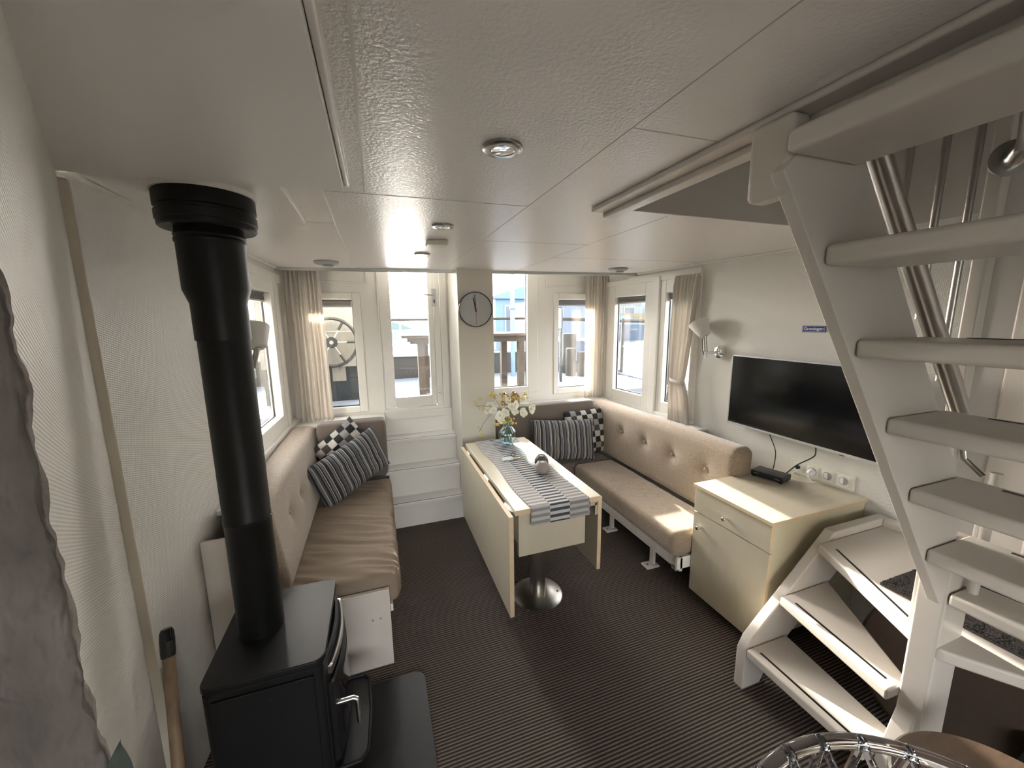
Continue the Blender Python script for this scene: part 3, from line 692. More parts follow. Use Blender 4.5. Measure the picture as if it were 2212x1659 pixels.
# ornaments on the table
mb = MB().prism([(.0, -.028), (.06, -.036), (.085, -.012), (.082, .012), (.055, .034), (.004, .026)], 'z', 0, .004)
mb.v = [(x + .745, y + 2.36, z + .7245) for x, y, z in mb.v]
mb.build('glass_coaster', simple('pale_pearl_plate', (.62, .68, .70), .15), bevel=.001, label='small pale angular dish on the runner behind the tealight holders', cat='dish')
t = thing('key_bunch', (.83, 2.34, .725), 'small brass key and ring lying on the runner beside the pale dish', 'keys')
mb = MB(); 
mb.tube([(.835 + .014 * math.cos(a), 2.385 + .002, .741 + .014 * math.sin(a)) for a in [i * PI / 10 for i in range(21)]], .0018, 6); mb.build('key_ring', BPLAST, t, smooth=True)
MB().box(.80, .85, 2.335, 2.349, .7252, .729).lathe([(0, 0), (.013, 0), (.013, .004), (0, .004)], (.853, 2.345, .7252), seg=14).box(.782, .80, 2.338, 2.346, .7252, .728).build('key', BRASS, t, bevel=.001)
def tealight(x, y, mat, label):
    t = thing('tealight_holder', (x, y, .7245), label, 'candle holder')
    MB().lathe([(0, 0), (.024, 0), (.036, .008), (.045, .026), (.043, .045), (.032, .064), (.024, .073), (.021, .074), (.019, .070), (.022, .055), (0, .055)], (x, y, .7245), seg=40).build('body', mat, t, smooth=True)
    MB().lathe([(0, .056), (.0175, .056), (.0175, .068), (.015, .0685), (.0, .066)], (x, y, .7245), seg=24).build('candle', WHT, t, smooth=True)
tealight(.905, 2.06, CERW, 'light taupe egg-shaped tealight holder at the front on the runner')
tealight(.945, 2.16, CERD, 'charcoal egg-shaped tealight holder behind the light taupe one')
# cottages on the back ledge
def cottage(x, y, lab, h):
    t = thing('wooden_cottage', (x, y, .855), lab, 'ornament')
    B(x - .036, x + .036, y - .02, y + .02, .855, .855 + h).prism([(x - .036, .855 + h), (x + .036, .855 + h), (x, .855 + h + .036)], 'y', y - .02, y + .02).build('body', COTT, t)
    B(x - .026, x - .008, y - .008, y + .01, .855 + h + .012, .855 + h + .045).build('chimney', BPLAST, t)
    B(x - .012, x + .004, y - .0215, y - .019, .855 + h * .45, .855 + h * .7).build('opening', BPLAST, t)
cottage(1.105, 3.36, 'left brown wooden toy cottage on the ledge behind the flowers', .085)
cottage(1.20, 3.36, 'right brown wooden toy cottage on the ledge behind the flowers', .09)

# ------------------------------------------------------------------ cabinet with media box
t = thing('birch_cabinet', (1.98, 1.39, 0), 'birch cabinet with one drawer and one door between right bench and stairs', 'cabinet')
yc0, yc1, xf = 1.165, 1.625, 1.672
MB().prism([(xf + .02, yc0 + .01), (XR(yc0) - .004, yc0 + .01), (XR(yc1) - .004, yc1 - .005), (xf + .02, yc1 - .005)], 'z', .075, .695).build('carcass', simple('birch_side', (.58, .53, .38), .42, noise_amt=.06, nscale=6), t, bevel=.001)
B(xf + .07, XR(1.6) - .01, yc0 + .03, yc1 - .03, 0, .075).build('plinth', BPLAST, t)
MB().prism([(xf - .012, yc0 - .006), (XR(yc0) - .003, yc0 - .006), (XR(yc1) - .003, yc1 + .004), (xf - .012, yc1 + .004)], 'z', .70, .718).build('top_panel', CTOP, t, bevel=.001)
B(xf - .0135, xf - .0118, yc0 - .006, yc1 + .004, .7003, .7177).box(xf - .012, XR(1.5) - .003, yc0 - .0078, yc0 - .006, .7003, .7177).build('top_edging', BIRCHE, t)
dw = B(xf, xf + .018, yc0 + .004, yc1, .555, .694).build('drawer', BIRCH, t, bevel=.0015)
B(xf + .0002, xf + .0178, yc0 + .0022, yc0 + .0042, .556, .693).build('drawer_edging', BIRCHE, dw)
def knob(y, z, par): MB().lathe([(0, 0), (.006, 0), (.006, .016), (.010, .018), (.0105, .030), (.009, .032), (0, .032)], (xf, y, z), (-1, 0, 0), 20).build('knob', CHROME, par, smooth=True)
knob(1.405, .612, dw)
dr = B(xf, xf + .018, yc0 + .004, yc1, .055, .550).build('cabinet_door', BIRCH, t, bevel=.0015)
B(xf + .0002, xf + .0178, yc0 + .0022, yc0 + .0042, .056, .549).build('door_edging', BIRCHE, dr)
knob(1.568, .475, dr)
# media box
t = thing('media_box', (2.15, 1.53, .718), 'black set-top box on the birch cabinet', 'media box')
mb = MB().box(-.085, .085, -.055, .055, .006, .038)
def rotz(mb, a, loc):
    c, s = math.cos(a), math.sin(a); mb.v = [(x * c - y * s + loc[0], x * s + y * c + loc[1], z + loc[2]) for x, y, z in mb.v]; return mb
ang = math.radians(104)
rotz(mb, ang, (2.13, 1.53, .718)).build('housing', BPLAST, t, bevel=.004)
for sx in (-1, 1):
    for sy in (-1, 1): rotz(MB().box(sx * .07 - .008, sx * .07 + .008, sy * .042 - .006, sy * .042 + .006, 0, .007), ang, (2.13, 1.53, .718)).build('foot', BPLAST, t)
rotz(MB().box(.04, .065, .0552, .0556, .024, .027), ang, (2.13, 1.53, .718)).build('status_light', GREYP, t)
rotz(MB().box(-.07, -.045, .0552, .0556, .020, .0225), ang, (2.13, 1.53, .718)).build('status_light', GREYP, t)
def wire(name, pts, r, mat, label, cat='cable'):
    pts = [Vector(p) for p in pts]; out = []
    for i in range(len(pts) - 1):
        p0 = pts[max(i - 1, 0)]; p1 = pts[i]; p2 = pts[i + 1]; p3 = pts[min(i + 2, len(pts) - 1)]
        for k in range(8):
            s = k / 8; out.append(.5 * ((2 * p1) + (p2 - p0) * s + (2 * p0 - 5 * p1 + 4 * p2 - p3) * s * s + (3 * p1 - p0 - 3 * p2 + p3) * s ** 3))
    out.append(pts[-1])
    return MB().tube(out, r, 8).build(name, mat, smooth=True, label=label, cat=cat)
wire('antenna_cable', [(2.285, 1.69, .955), (2.28, 1.655, .90), (2.25, 1.60, .84), (2.215, 1.575, .775), (2.185, 1.56, .745)], .0028, BPLAST, 'thin black cable dropping from under the television to the black box')
wire('power_cable', [(2.30, 1.42, .965), (2.295, 1.405, .90), (2.285, 1.41, .865), (2.25, 1.47, .80), (2.20, 1.50, .735)], .0034, BPLAST, 'black cable looping from the television down past the sockets')
wire('plug_cable', [(2.29, 1.475, .765), (2.25, 1.50, .735), (2.22, 1.46, .7225), (2.25, 1.41, .7225), (2.285, 1.385, .728)], .0024, SOCKW, 'thin white cable lying on the cabinet top below the sockets')
# sockets
t = thing('socket_strip', (XR(1.38), 1.38, .77), 'cream four-gang wall socket strip above the birch cabinet', 'socket')
def wallbox(mb, y0, y1, z0, z1, d0, d1): yb(mb, y0, y1, d0, d1, z0, z1); return mb
wallbox(MB(), 1.228, 1.545, .728, .812, -.002, .010).build('cover_frame', CREAMP, t, bevel=.004)
for i, yy in enumerate((1.275, 1.35, 1.425, 1.50)):
    x = XR(yy); p = wallbox(MB(), yy - .029, yy + .029, .741, .799, .009, .0125).build('socket_plate', SOCKW, t, bevel=.0015)
    if i < 3:
        MB().lathe([(.022, 0), (.022, .002), (.0195, .002), (.019, -.009), (0, -.009)], (x - .0125, yy, .770), (-1, 0, 0), 28).build('socket_well', WELL, p, smooth=True)
        MB().lathe([(0, 0), (.0028, 0), (.0028, .001), (0, .001)], (x - .0045, yy - .009, .770), (-1, 0, 0), 10).lathe([(0, 0), (.0028, 0), (.0028, .001), (0, .001)], (x - .0045, yy + .009, .770), (-1, 0, 0), 10).build('socket_hole', BPLAST, p)
    else:
        MB().lathe([(0, 0), (.011, 0), (.011, .012), (.006, .016), (0, .016)], (x - .0125, yy, .770), (-1, 0, 0), 20).build('antenna_plug', BPLAST, p, smooth=True)
x = XR(1.425)
t = thing('power_plug', (x - .03, 1.425, .74), 'white plug with chrome glint pushed into the second socket', 'plug')
MB().lathe([(.019, 0), (.019, .016), (.014, .030), (.008, .036), (0, .036)], (x - .013, 1.425, .768), (-1, -.1, -.2), 24).build('plug_body', SOCKW, t, smooth=True)
MB().tube([(x - .04, 1.425, .762), (x - .055, 1.415, .745), (x - .05, 1.40, .728)], .005, 8).build('strain_relief', SOCKW, t, smooth=True)
# television
def tvq(mb, y0, y1, z0, z1, xa, xb, lean=0):
    mb.hexa([(xa, y0, z0), (xb, y0, z0), (xb, y1, z0), (xa, y1, z0), (xa, y0, z1), (xb, y0, z1), (xb, y1, z1), (xa, y1, z1)]); return mb
t = thing('television', (2.27, 1.5, .95), 'flat black television with silver bezel on the right wall', 'television')
ty0, ty1, tz0, tz1, tx = 1.02, 1.945, .94, 1.405, 2.235
tvq(MB(), ty0 + .01, ty1 - .01, tz0 + .01, tz1 - .01, tx + .004, tx + .035).build('housing', BPLAST, t, bevel=.006)
fr = tvq(MB(), ty0, ty1, tz1 - .009, tz1, tx - .001, tx + .012); tvq(fr, ty0, ty1, tz0, tz0 + .013, tx - .001, tx + .012); tvq(fr, ty0, ty0 + .008, tz0, tz1, tx - .001, tx + .012); tvq(fr, ty1 - .008, ty1, tz0, tz1, tx - .001, tx + .012)
fr.build('bezel', SILVER, t, bevel=.001)
tvq(MB(), ty0 + .008, ty1 - .008, tz0 + .013, tz1 - .009, tx + .0015, tx + .005).build('screen', SCREEN, t)
tvq(MB(), 1.235, 1.26, tz0 - .004, tz0, tx + .001, tx + .008).build('ir_sensor', BPLAST, t)
tvq(MB(), 1.38, 1.58, 1.08, 1.28, tx + .035, XR(1.6) - .004).build('wall_bracket', BPLAST, t)
# Groningen sign
t = thing('place_name_sign', (XR(1.48), 1.475, 1.56), 'small blue enamel sign reading Groningen on the wall above the television', 'sign')
sz0, sz1, sy0, sy1 = 1.562, 1.598, 1.449, 1.568
wallbox(MB(), sy0, sy1, sz0, sz1, -.001, .005).build('plate', BLUES, t, bevel=.002)
mb = MB(); w_ = .0014
for (a, b, c, d) in ((sy0 + .004, sy1 - .004, sz1 - .0055, sz1 - .0041), (sy0 + .004, sy1 - .004, sz0 + .0041, sz0 + .0055), (sy0 + .004, sy0 + .0054, sz0 + .0041, sz1 - .0041), (sy1 - .0054, sy1 - .004, sz0 + .0041, sz1 - .0041)): wallbox(mb, a, b, c, d, .0048, .0058)
mb.build('border_line', WHT, t)
def text_obj(name, body, size, mat, loc, rot, parent, ext=.0004):
    cu = bpy.data.curves.new(name, 'FONT'); cu.body = body; cu.size = size; cu.align_x = 'CENTER'; cu.align_y = 'CENTER'; cu.extrude = ext; cu.offset = size * .012
    to = bpy.data.objects.new('tmp_text', cu); COL.objects.link(to); dg = bpy.context.evaluated_depsgraph_get(); dg.update()
    me = bpy.data.meshes.new_from_object(to.evaluated_get(dg)); COL.objects.unlink(to); bpy.data.objects.remove(to)
    me.materials.clear(); me.materials.append(mat)
    o = bpy.data.objects.new(name, me); COL.objects.link(o); o.parent = parent; o.location = Vector(loc) - world_of(parent); o.rotation_euler = rot
    return o
text_obj('lettering', 'Groningen', .0235, WHT, (XR(1.5085) - .0056, 1.5085, (sz0 + sz1) / 2 + .001), (PI / 2, 0, -PI / 2 + .08), t)
# ------------------------------------------------------------------ clock
t = thing('wall_clock', (.749, 3.02, 1.60), 'round grey wall clock with thin black rim showing two minutes to twelve', 'clock')
cc = (.750, 3.0, 1.732)
MB().lathe([(0, 0), (.131, 0), (.133, -.006), (.133, -.02), (0, -.02)], cc, (0, -1, 0), 72).build('clock_face', CLOCKF, t, smooth=True)
MB().lathe([(.1285, -.02), (.1345, -.02), (.1345, .006), (.1285, .006), (.1285, -.02)], cc, (0, -1, 0), 72).build('rim', BPLAST, t, smooth=True)
def hand(ang, L1, L0, w1, w0, mat, off, name):
    d = Vector((math.sin(ang), 0, math.cos(ang))); n = Vector((math.cos(ang), 0, -math.sin(ang))); c = Vector((cc[0], cc[1] - off, cc[2]))
    q = [c - d * L0 - n * w0, c - d * L0 + n * w0, c + d * L1 + n * w1, c + d * L1 - n * w1]
    MB().hexa([tuple(p) for p in q] + [tuple(p + Vector((0, -.0015, 0))) for p in q]).build(name, mat, t)
hand(math.radians(-12), .092, .02, .0025, .0045, BPLAST, .003, 'hour_hand'); hand(math.radians(-3), .112, .02, .002, .004, BPLAST, .005, 'minute_hand')
hand(math.radians(179), .118, .03, .0008, .0012, RED, .007, 'second_hand')
MB().lathe([(0, .003), (.006, .003), (.006, .009), (0, .0095)], cc, (0, -1, 0), 20).build('hub', BPLAST, t, smooth=True)

# ------------------------------------------------------------------ ceiling fittings
def downlight(x, y, lab):
    t = thing('ceiling_spotlight', (x, y, CZ), lab, 'spotlight', 'recessed ceiling spotlights')
    MB().lathe([(.028, -.001), (.046, -.001), (.046, .006), (.042, .009), (.030, .009), (.028, .006)], (x, y, CZ), (0, 0, -1), 48).build('ring', NICKEL, t, smooth=True)
    MB().lathe([(.0275, .0075), (.0265, .0095), (.0245, .0085)], (x, y, CZ), (0, 0, -1), 40).build('inner_rim', CHROME, t, smooth=True)
    rf = MB().lathe([(.0265, .0065), (.024, .003), (.016, -.0005), (.006, -.0008), (0, -.0008)], (x, y, CZ), (0, 0, -1), 32, flute=.05, nfl=16).build('reflector', CHROME, t, smooth=True)
    MB().lathe([(0, 0), (.004, 0), (.004, .005), (0, .007)], (x, y, CZ), (0, 0, -1), 12).build('bulb', WHT, rf, smooth=True)
downlight(.301, .912, 'nearest and largest of the three round ceiling spotlights')
downlight(.293, 1.693, 'middle ceiling spotlight just before the flat white ceiling box')
downlight(.289, 2.416, 'farthest of the three ceiling spotlights, just past the flat white ceiling box')
mb = MB().hexa([(.265, 1.985, CZ - .002), (.365, 1.965, CZ - .002), (.365, 2.05, CZ - .002), (.265, 2.07, CZ - .002), (.265, 1.985, CZ), (.365, 1.965, CZ), (.365, 2.05, CZ), (.265, 2.07, CZ)])
mb.v = [(x, y, z - (.024 if z < CZ - .001 else 0)) for x, y, z in mb.v]
mb.build('ceiling_sensor', CREAMP, bevel=.008, seg=3, label='flat cream rounded box on the ceiling between two spotlights', cat='sensor')
for (x, y, lab) in ((-.276, 2.889, 'round grey ceiling vent at the far left above the curtain'), (1.84, 2.708, 'round grey ceiling vent at the far right above the window corner')):
    t = thing('ceiling_vent', (x, y, CZ), lab, 'vent', 'round ceiling vents')
    MB().lathe([(0, -.0), (.075, 0), (.078, .006), (.07, .016), (.05, .022), (0, .024)], (x, y, CZ), (0, 0, -1), 40).build('disc', VENT, t, smooth=True)
    MB().lathe([(0, .020), (.03, .022), (.032, .030), (.02, .034), (0, .034)], (x + .01, y - .01, CZ), (0, 0, -1), 24).build('valve', VENT, t, smooth=True)

# ------------------------------------------------------------------ wall lamps
def wall_lamp(base, nrm, joint, sc, sdir, lab):
    t = thing('wall_lamp', base, lab, 'lamp')
    b = Vector(base); n = Vector(nrm)
    MB().lathe([(0, 0), (.045, 0), (.047, .006), (.042, .024), (.026, .031), (0, .033)], b, n, 40).build('wall_rose', CHROME, t, smooth=True)
    j = Vector(joint); a = b + n * .03
    MB().tube([a, a + n * .03, j + Vector((0, 0, -.01))], [.010, .009, .009], 12).tube([j + Vector((0, 0, -.055)), j + Vector((0, 0, .015))], .0075, 12).build('arm', CHROME, t, smooth=True)
    s = Vector(sc); d = Vector(sdir).normalized()   # d: from narrow end to the wide opening
    MB().tube([j, s - d * .035], .013, 14).build('socket_neck', STEEL, t, smooth=True)
    MB().tube([j + Vector((.0, .012, -.03)), j + Vector((.0, .028, .0)), s - d * .04 + Vector((0, .02, 0))], .0022, 6).tube([j + Vector((0, -.01, -.04)), j + Vector((0, .02, -.02)), j + Vector((0, .015, .01))], .002, 6).build('lamp_cord', BPLAST, t, smooth=True)
    sh = MB().lathe([(.0, -.050), (.030, -.050), (.037, -.045), (.048, -.01), (.064, .045), (.068, .062), (.066, .062), (.062, .045), (.046, -.01), (.034, -.042), (0, -.045)], s, d, 40).build('lamp_shade', LSHADE, t, smooth=True)
    MB().lathe([(0, -.050), (.014, -.050), (.014, -.044), (0, -.044)], s, d, 20).build('vent_cap', GREYP, sh, smooth=True)
    MB().lathe([(0, -.036), (.012, -.03), (.018, -.005), (.012, .012), (0, .016)], s, d, 16).build('bulb', WHT, sh, smooth=True)
wall_lamp((XR(2.07), 2.075, 1.41), (-1, -.06, 0), (2.20, 2.135, 1.415), (2.185, 2.165, 1.565), (-.05, .60, .85), 'grey metal wall lamp on chrome arm beside the right front curtain')
wall_lamp((XL(2.12), 2.12, 1.41), (1, 0, 0), (-.585, 2.23, 1.43), (-.56, 2.235, 1.57), (-.2, .5, .9), 'grey metal wall lamp on the left wall, half hidden behind the flue')

# ------------------------------------------------------------------ blinds
def blind(axis, a0, a1, z, depth, lab, xf=None, out=1, tilt=0):
    loc = ((a0 + a1) / 2, YB, z) if axis == 'x' else (xf((a0 + a1) / 2), (a0 + a1) / 2, z)
    t = thing('pleated_blind', loc, lab, 'blind', 'raised pleated blinds')
    def bar(mb, u0, u1, w0, w1, za, zb):
        def P3(u, w, zz): return (u, YB + w, zz) if axis == 'x' else (xf(u) + w * out, u, zz)
        mb.hexa([P3(u0, w0, za), P3(u1, w0, za), P3(u1, w1, za), P3(u0, w1, za), P3(u0, w0, zb), P3(u1, w0, zb), P3(u1, w1, zb), P3(u0, w1, zb)]); return mb
    d = depth
    bar(MB(), a0, a1, d - .014, d, z + .050, z + .062).build('head_rail', BLINDF, t, bevel=.001)
    m = MB()
    for i in range(6): bar(m, a0 + .003, a1 - .003, d - (.012 if i % 2 else .008), d - .002, z + .013 + i * .0062, z + .0185 + i * .0062)
    m.build('pleats', BLINDF, t)
    bar(MB(), a0, a1, d - .014, d, z, z + .012).build('bottom_rail', ALU, t, bevel=.001)
    bar(MB(), a0, a0 + .008, d - .014, d, z + .01, z + .055).build('end_clip', ALU, t); bar(MB(), a1 - .008, a1, d - .014, d, z + .01, z + .055).build('end_clip', ALU, t)
blind('x', -.466, -.168, 1.765, .03, 'raised grey pleated blind above the ship wheel window')
blind('x', 1.694, 2.026, 1.775, .03, 'raised grey pleated blind in the back window right of the tall pane')
blind('y', 2.834, 3.231, 1.785, .03, 'raised grey pleated blind in the farther right side window', XR, 1)
blind('y', 2.334, 2.596, 1.785, .03, 'raised grey pleated blind in the nearer right side window beside the curtain', XR, 1)
blind('y', 2.364, 3.036, 1.785, .04, 'raised grey pleated blind in the left side window', XL, -1)

# ------------------------------------------------------------------ curtains
def curtain(name, pa, pb, z0, z1, folds, amp, lab, width=None, seed=0, tie=None, nrm=None):
    pa = Vector((pa[0], pa[1], 0)); pb = Vector((pb[0], pb[1], 0)); d = pb - pa; L_ = d.length; d.normalize()
    n = Vector((-d.y, d.x, 0)) if nrm is None else Vector(nrm)
    t = thing(name, (pa.x, pa.y, z0), lab, 'curtain')
    def g(u, v):
        z = lerp(z0, z1, v)
        c, wf = (0.5, 1.0) if width is None else width(v)
        uu = u + .012 * noise.noise(Vector((u * 5 + seed, v * 1.5, 0)))
        s = (c + (uu - .5) * wf) * L_
        ph = 2 * PI * folds * (u + .03 * noise.noise(Vector((u * 6, v * 2 + seed, 3))))
        a = amp * (.75 + .5 * noise.noise(Vector((u * 4 + seed, v, 7))))
        hf = 1 if v < .93 else lerp(1, .45, (v - .93) / .07)
        off = a * hf * (math.sin(ph) + .28 * math.sin(2.3 * ph + seed))
        p = pa + d * s + n * off
        return (p.x, p.y, z + .004 * math.sin(ph))
    MB().grid(g, folds * 14 + 1, 60).build('curtain_cloth', CURT, t, smooth=True, solid=.0012)
    def tapeg(u, v):
        z = lerp(z1 - .035, z1 - .0, v); c, wf = (0.5, 1.0) if width is None else width(1)
        p = pa + d * ((c + (u - .5) * wf) * L_) + n * (amp * .5 * math.sin(2 * PI * folds * u * 2) - .006); return (p.x, p.y, z)
    if tie:
        zt, c, wf = tie
        mb = MB(); m = 20; pts = []
        for k in range(m + 1):
            a = 2 * PI * k / m; p = pa + d * ((c + .5 * wf * 1.12 * math.cos(a)) * L_) + n * (amp * 1.25 * math.sin(a)); pts.append((p.x, p.y, zt + .012 * math.cos(a)))
        rings = []
        for q in pts: rings.append(q)
        vs = [(x, y, z - .016) for x, y, z in rings] + [(x, y, z + .016) for x, y, z in rings]
        nq = len(rings); mb.add(vs, [(i, i + 1, nq + i + 1, nq + i) for i in range(nq - 1)])
        tb = mb.build('tie_back', CURT, t, smooth=True, solid=.003)
    return t
curtain('window_curtain', (-.625, 3.36), (-.375, 3.33), .875, 2.16, 8, .022, 'cream curtain bunched straight in the back left corner by the ship wheel window', seed=1, width=lambda v: (.5, lerp(1.12, .98, v)))
curtain('window_curtain', (1.94, 3.37), (2.165, 3.36), .865, 2.16, 7, .02, 'cream curtain hanging straight in the back right corner between the windows', seed=5)
def wR(v):
    z = lerp(.79, 1.965, v)
    if z > 1.16: q = (z - 1.16) / .8; return (lerp(.62, .44, q ** .8), lerp(.55, 1.0, q ** .7))
    q = (1.16 - z) / .37; return (lerp(.62, .40, q ** .7), lerp(.55, .95, q ** .6))
curtain('window_curtain', (XR(2.27) - .05, 2.265), (XR(2.5) - .05, 2.49), .79, 1.965, 7, .022, 'cream pleated curtain tied back at the right side window beside the lamp', seed=9, width=wR, tie=(1.16, .62, .55), nrm=(1, 0, 0))
def wL(v):
    z = lerp(.80, 1.93, v)
    if z > 1.14: q = (z - 1.14) / .8; return (lerp(.40, .55, q), lerp(.5, 1.1, q ** .8))
    q = (1.14 - z) / .34; return (lerp(.40, .60, q), lerp(.5, 1.0, q ** .8))
curtain('window_curtain', (XL(2.2) + .05, 2.13), (XL(2.4) + .05, 2.40), .80, 1.93, 7, .022, 'cream curtain tied back at the left side window behind the flue', seed=12, width=wL, tie=(1.14, .40, .5), nrm=(1, 0, 0))

# ------------------------------------------------------------------ wood stove and flue
t = thing('wood_stove', (-.38, 1.38, 0), 'black steel wood stove with chrome door handle at the left wall', 'stove')
sx0, sx1, sy0, sy1 = -.545, -.215, 1.175, 1.585
def rrect(x0, x1, y0, y1, r, n=6, corners=(1, 1, 1, 1)):
    out = []
    for (cx_, cy_, a0, on) in ((x1 - r, y1 - r, 0, corners[0]), (x0 + r, y1 - r, PI / 2, corners[1]), (x0 + r, y0 + r, PI, corners[2]), (x1 - r, y0 + r, 1.5 * PI, corners[3])):
        for k in range(n + 1):
            a = a0 + PI / 2 * k / n; out.append((cx_ + r * math.cos(a), cy_ + r * math.sin(a)))
    return out
MB().prism(rrect(sx0 + .004, sx1 - .01, sy0 + .006, sy1 - .006, .02), 'z', .06, .592).build('body', STOVE, t, bevel=.002)
MB().prism(rrect(sx0 + .03, sx1 - .04, sy0 + .03, sy1 - .03, .02), 'z', .006, .06).build('plinth', STOVE, t)
tp = MB().prism(rrect(sx0, sx1, sy0, sy1, .035), 'z', .60, .622).build('top_plate', STOVE, t, bevel=.004)
MB().prism(rrect(sx0 + .006, sx1 - .006, sy0 + .006, sy1 - .006, .03), 'z', .590, .60).build('shadow_gap', BPLAST, t)
B(sx0 + .03, sx1 - .035, sy0 - .002, sy0 + .006, .08, .575).build('side_panel', STOVE, t, bevel=.0015)
MB().lathe([(0, 0), (.005, 0), (.005, .002), (0, .002)], (-.37, sy0 - .002, .54), (0, -1, 0), 12).build('screw', BPLAST, t)
# bowed front with door
def bow(y, k=.035): q = (y - (sy0 + sy1) / 2) / ((sy1 - sy0) / 2); return sx1 - .012 + k * (1 - q * q)
def bowed(y0, y1, z0, z1, a, b, k, n=16):
    mb = MB()
    for i in range(n):
        ya, yb_ = lerp(y0, y1, i / n), lerp(y0, y1, (i + 1) / n)
        mb.hexa([(bow(ya, k) + a, ya, z0), (bow(ya, k) + b, ya, z0), (bow(yb_, k) + b, yb_, z0), (bow(yb_, k) + a, yb_, z0), (bow(ya, k) + a, ya, z1), (bow(ya, k) + b, ya, z1), (bow(yb_, k) + b, yb_, z1), (bow(yb_, k) + a, yb_, z1)])
    return mb
bowed(sy0 + .02, sy1 - .02, .065, .588, -.02, .0, .03).build('front_shell', STOVE, t, smooth=True)
dd = bowed(sy0 + .035, sy1 - .035, .20, .50, .0, .016, .032).build('stove_door', STOVE, t, smooth=True)
bowed(sy0 + .085, sy1 - .085, .24, .46, .0155, .018, .032).build('door_glass', SCREEN, dd, smooth=True)
hy = sy0 + .055
hx = bow(hy) + .016
hd = MB().tube([(hx - .01, hy, .40), (hx + .045, hy, .40), (hx + .055, hy - .002, .394), (hx + .057, hy - .004, .385), (hx + .058, hy - .008, .31)], [.0085, .008, .008, .008, .0075], 14).build('handle', CHROME, dd, smooth=True)
bowed(sy0 + .04, sy1 - .04, .53, .555, .0, .012, .032).build('air_lever', STEEL, t, smooth=True)
# ash lip
mb = MB(); yl0, yl1 = sy0 + .03, sy1 - .03; xa = sx1 + .02
outer = [(xa - .03, yl0), (xa + .055, yl0 + .004), (xa + .078, yl0 + .03), (xa + .085, (yl0 + yl1) / 2), (xa + .078, yl1 - .03), (xa + .055, yl1 - .004), (xa - .03, yl1)]
mb.prism(outer, 'z', .158, .166)
mb.tube([(x, y, .170) for x, y in outer], .006, 8)
mb.build('ash_lip', STOVE, t, smooth=True)
# flue
t = thing('flue_pipe', (-.43, 1.395, .622), 'thick matt black flue pipe rising from the stove to the ceiling', 'flue pipe')
fc = (-.433, 1.395, 0)
MB().lathe([(.067, .622), (.067, .632), (.066, 1.02), (.0668, 1.022), (.0668, 1.034), (.066, 1.036), (.066, 1.60), (.068, 1.605), (.068, 1.64)], fc, seg=56).build('lower_pipe', BLACK, t, smooth=True)
MB().lathe([(.0655, 1.02), (.0683, 1.021), (.0683, 1.024), (.0655, 1.025)], fc, seg=56).build('joint_seam', BPLAST, t, smooth=True)
MB().lathe([(.070, 1.60), (.070, 1.705), (.083, 1.745), (.083, 1.872), (.086, 1.876), (.086, 1.884), (.083, 1.888), (.086, 1.894), (.083, 1.90), (.080, 1.925)], fc, seg=56).build('upper_pipe', BLACK, t, smooth=True)
MB().lathe([(.07, 1.918), (.112, 1.912), (.116, 1.916), (.116, 1.928), (.119, 1.931), (.119, 1.952), (.114, 1.955), (.114, 1.962), (.119, 1.965), (.119, 2.0), (.115, 2.006), (.08, 2.008)], fc, seg=64).build('collar', BLACK, t, smooth=True)
MB().lathe([(.07, 2.004), (.122, 2.004), (.126, 2.018), (.07, 2.018)], fc, seg=64).build('ceiling_rose', WHITE, t, smooth=True)
S('hearth_board', MB().prism(rrect(-.66, .115, .72, 1.655, .05, corners=(1, 1, 1, 1)), 'z', .001, .009), STOVE, bevel=.002)
o = bpy.data.objects['hearth_board']; del o['kind']; tag(o, 'flat black steel hearth plate with rounded corners on the carpet under the stove', 'hearth plate')
# cream board on the wall behind the stove
B(XL(1.8) + .002, -.62, 1.715, 1.735, .30, .80).build('side_board', STAIR, bevel=.003, label='upright cream board at the wall between the stove and the left bench', cat='board')
# broom handle leaning at the wall
t = thing('broomstick', (-.585, 1.02, .0), 'old wooden broomstick with black cap leaning on the left wall', 'broomstick')
p1, p0 = Vector((-.612, 1.235, .80)), Vector((-.555, .98, .02))
q = p0.lerp(p1, .925)
MB().tube([p0, p0.lerp(p1, .5) + Vector((.004, 0, 0)), q], .0145, 16).build('stick', BROOM, t, smooth=True)
d_ = (p1 - p0).normalized()
cap = MB().tube([q - d_ * .012, q, q + d_ * .035, p1 - d_ * .01, p1], [.0165, .0175, .0175, .0165, .012], 16).build('end_cap', BPLAST, t, smooth=True)
MB().tube([p1 - d_ * .03 + Vector((.012, -.013, .004)), p1 + Vector((.005, -.006, .001))], [.007, .0085], 12).build('hanging_hole', SCREEN, cap, smooth=True)
# coarse fleece hanging close to the camera at the left
def fl(u, v):
    z = lerp(.75, 1.80, v); x = lerp(-.62, -.236, u); y = lerp(.30, .365, u)
    n_ = noise.noise(Vector((x * 22, z * 14, 1))); n2 = noise.noise(Vector((x * 60, z * 32, 4)))
    edge = .003 * noise.noise(Vector((z * 26, 0, 2))) + .002 * noise.noise(Vector((z * 80, 0, 5)))
    return (x + edge * u - (.02 * max(0, v - .86) * 7) * u, y - .012 * n_ - .006 * n2, z)
MB().grid(fl, 90, 220).build('fleece_throw', GREYF, smooth=True, solid=.012, label='coarse grey-brown fleece hanging at the left picture edge', cat='throw')
t = thing('potted_plant', (-.222, .37, .9), 'dark green plant leaf poking up beside the grey fleece at bottom left', 'plant')
mb = MB()
def lf_(u, v):
    wd = .011 * math.sin(PI * min(1, v * .93 + .07)) ; c = Vector((-.2335 + .012 * v, .362, 1.235 + .075 * v))
    return (c.x + (u - .5) * 2 * wd, c.y - .004 * abs(u - .5), c.z)
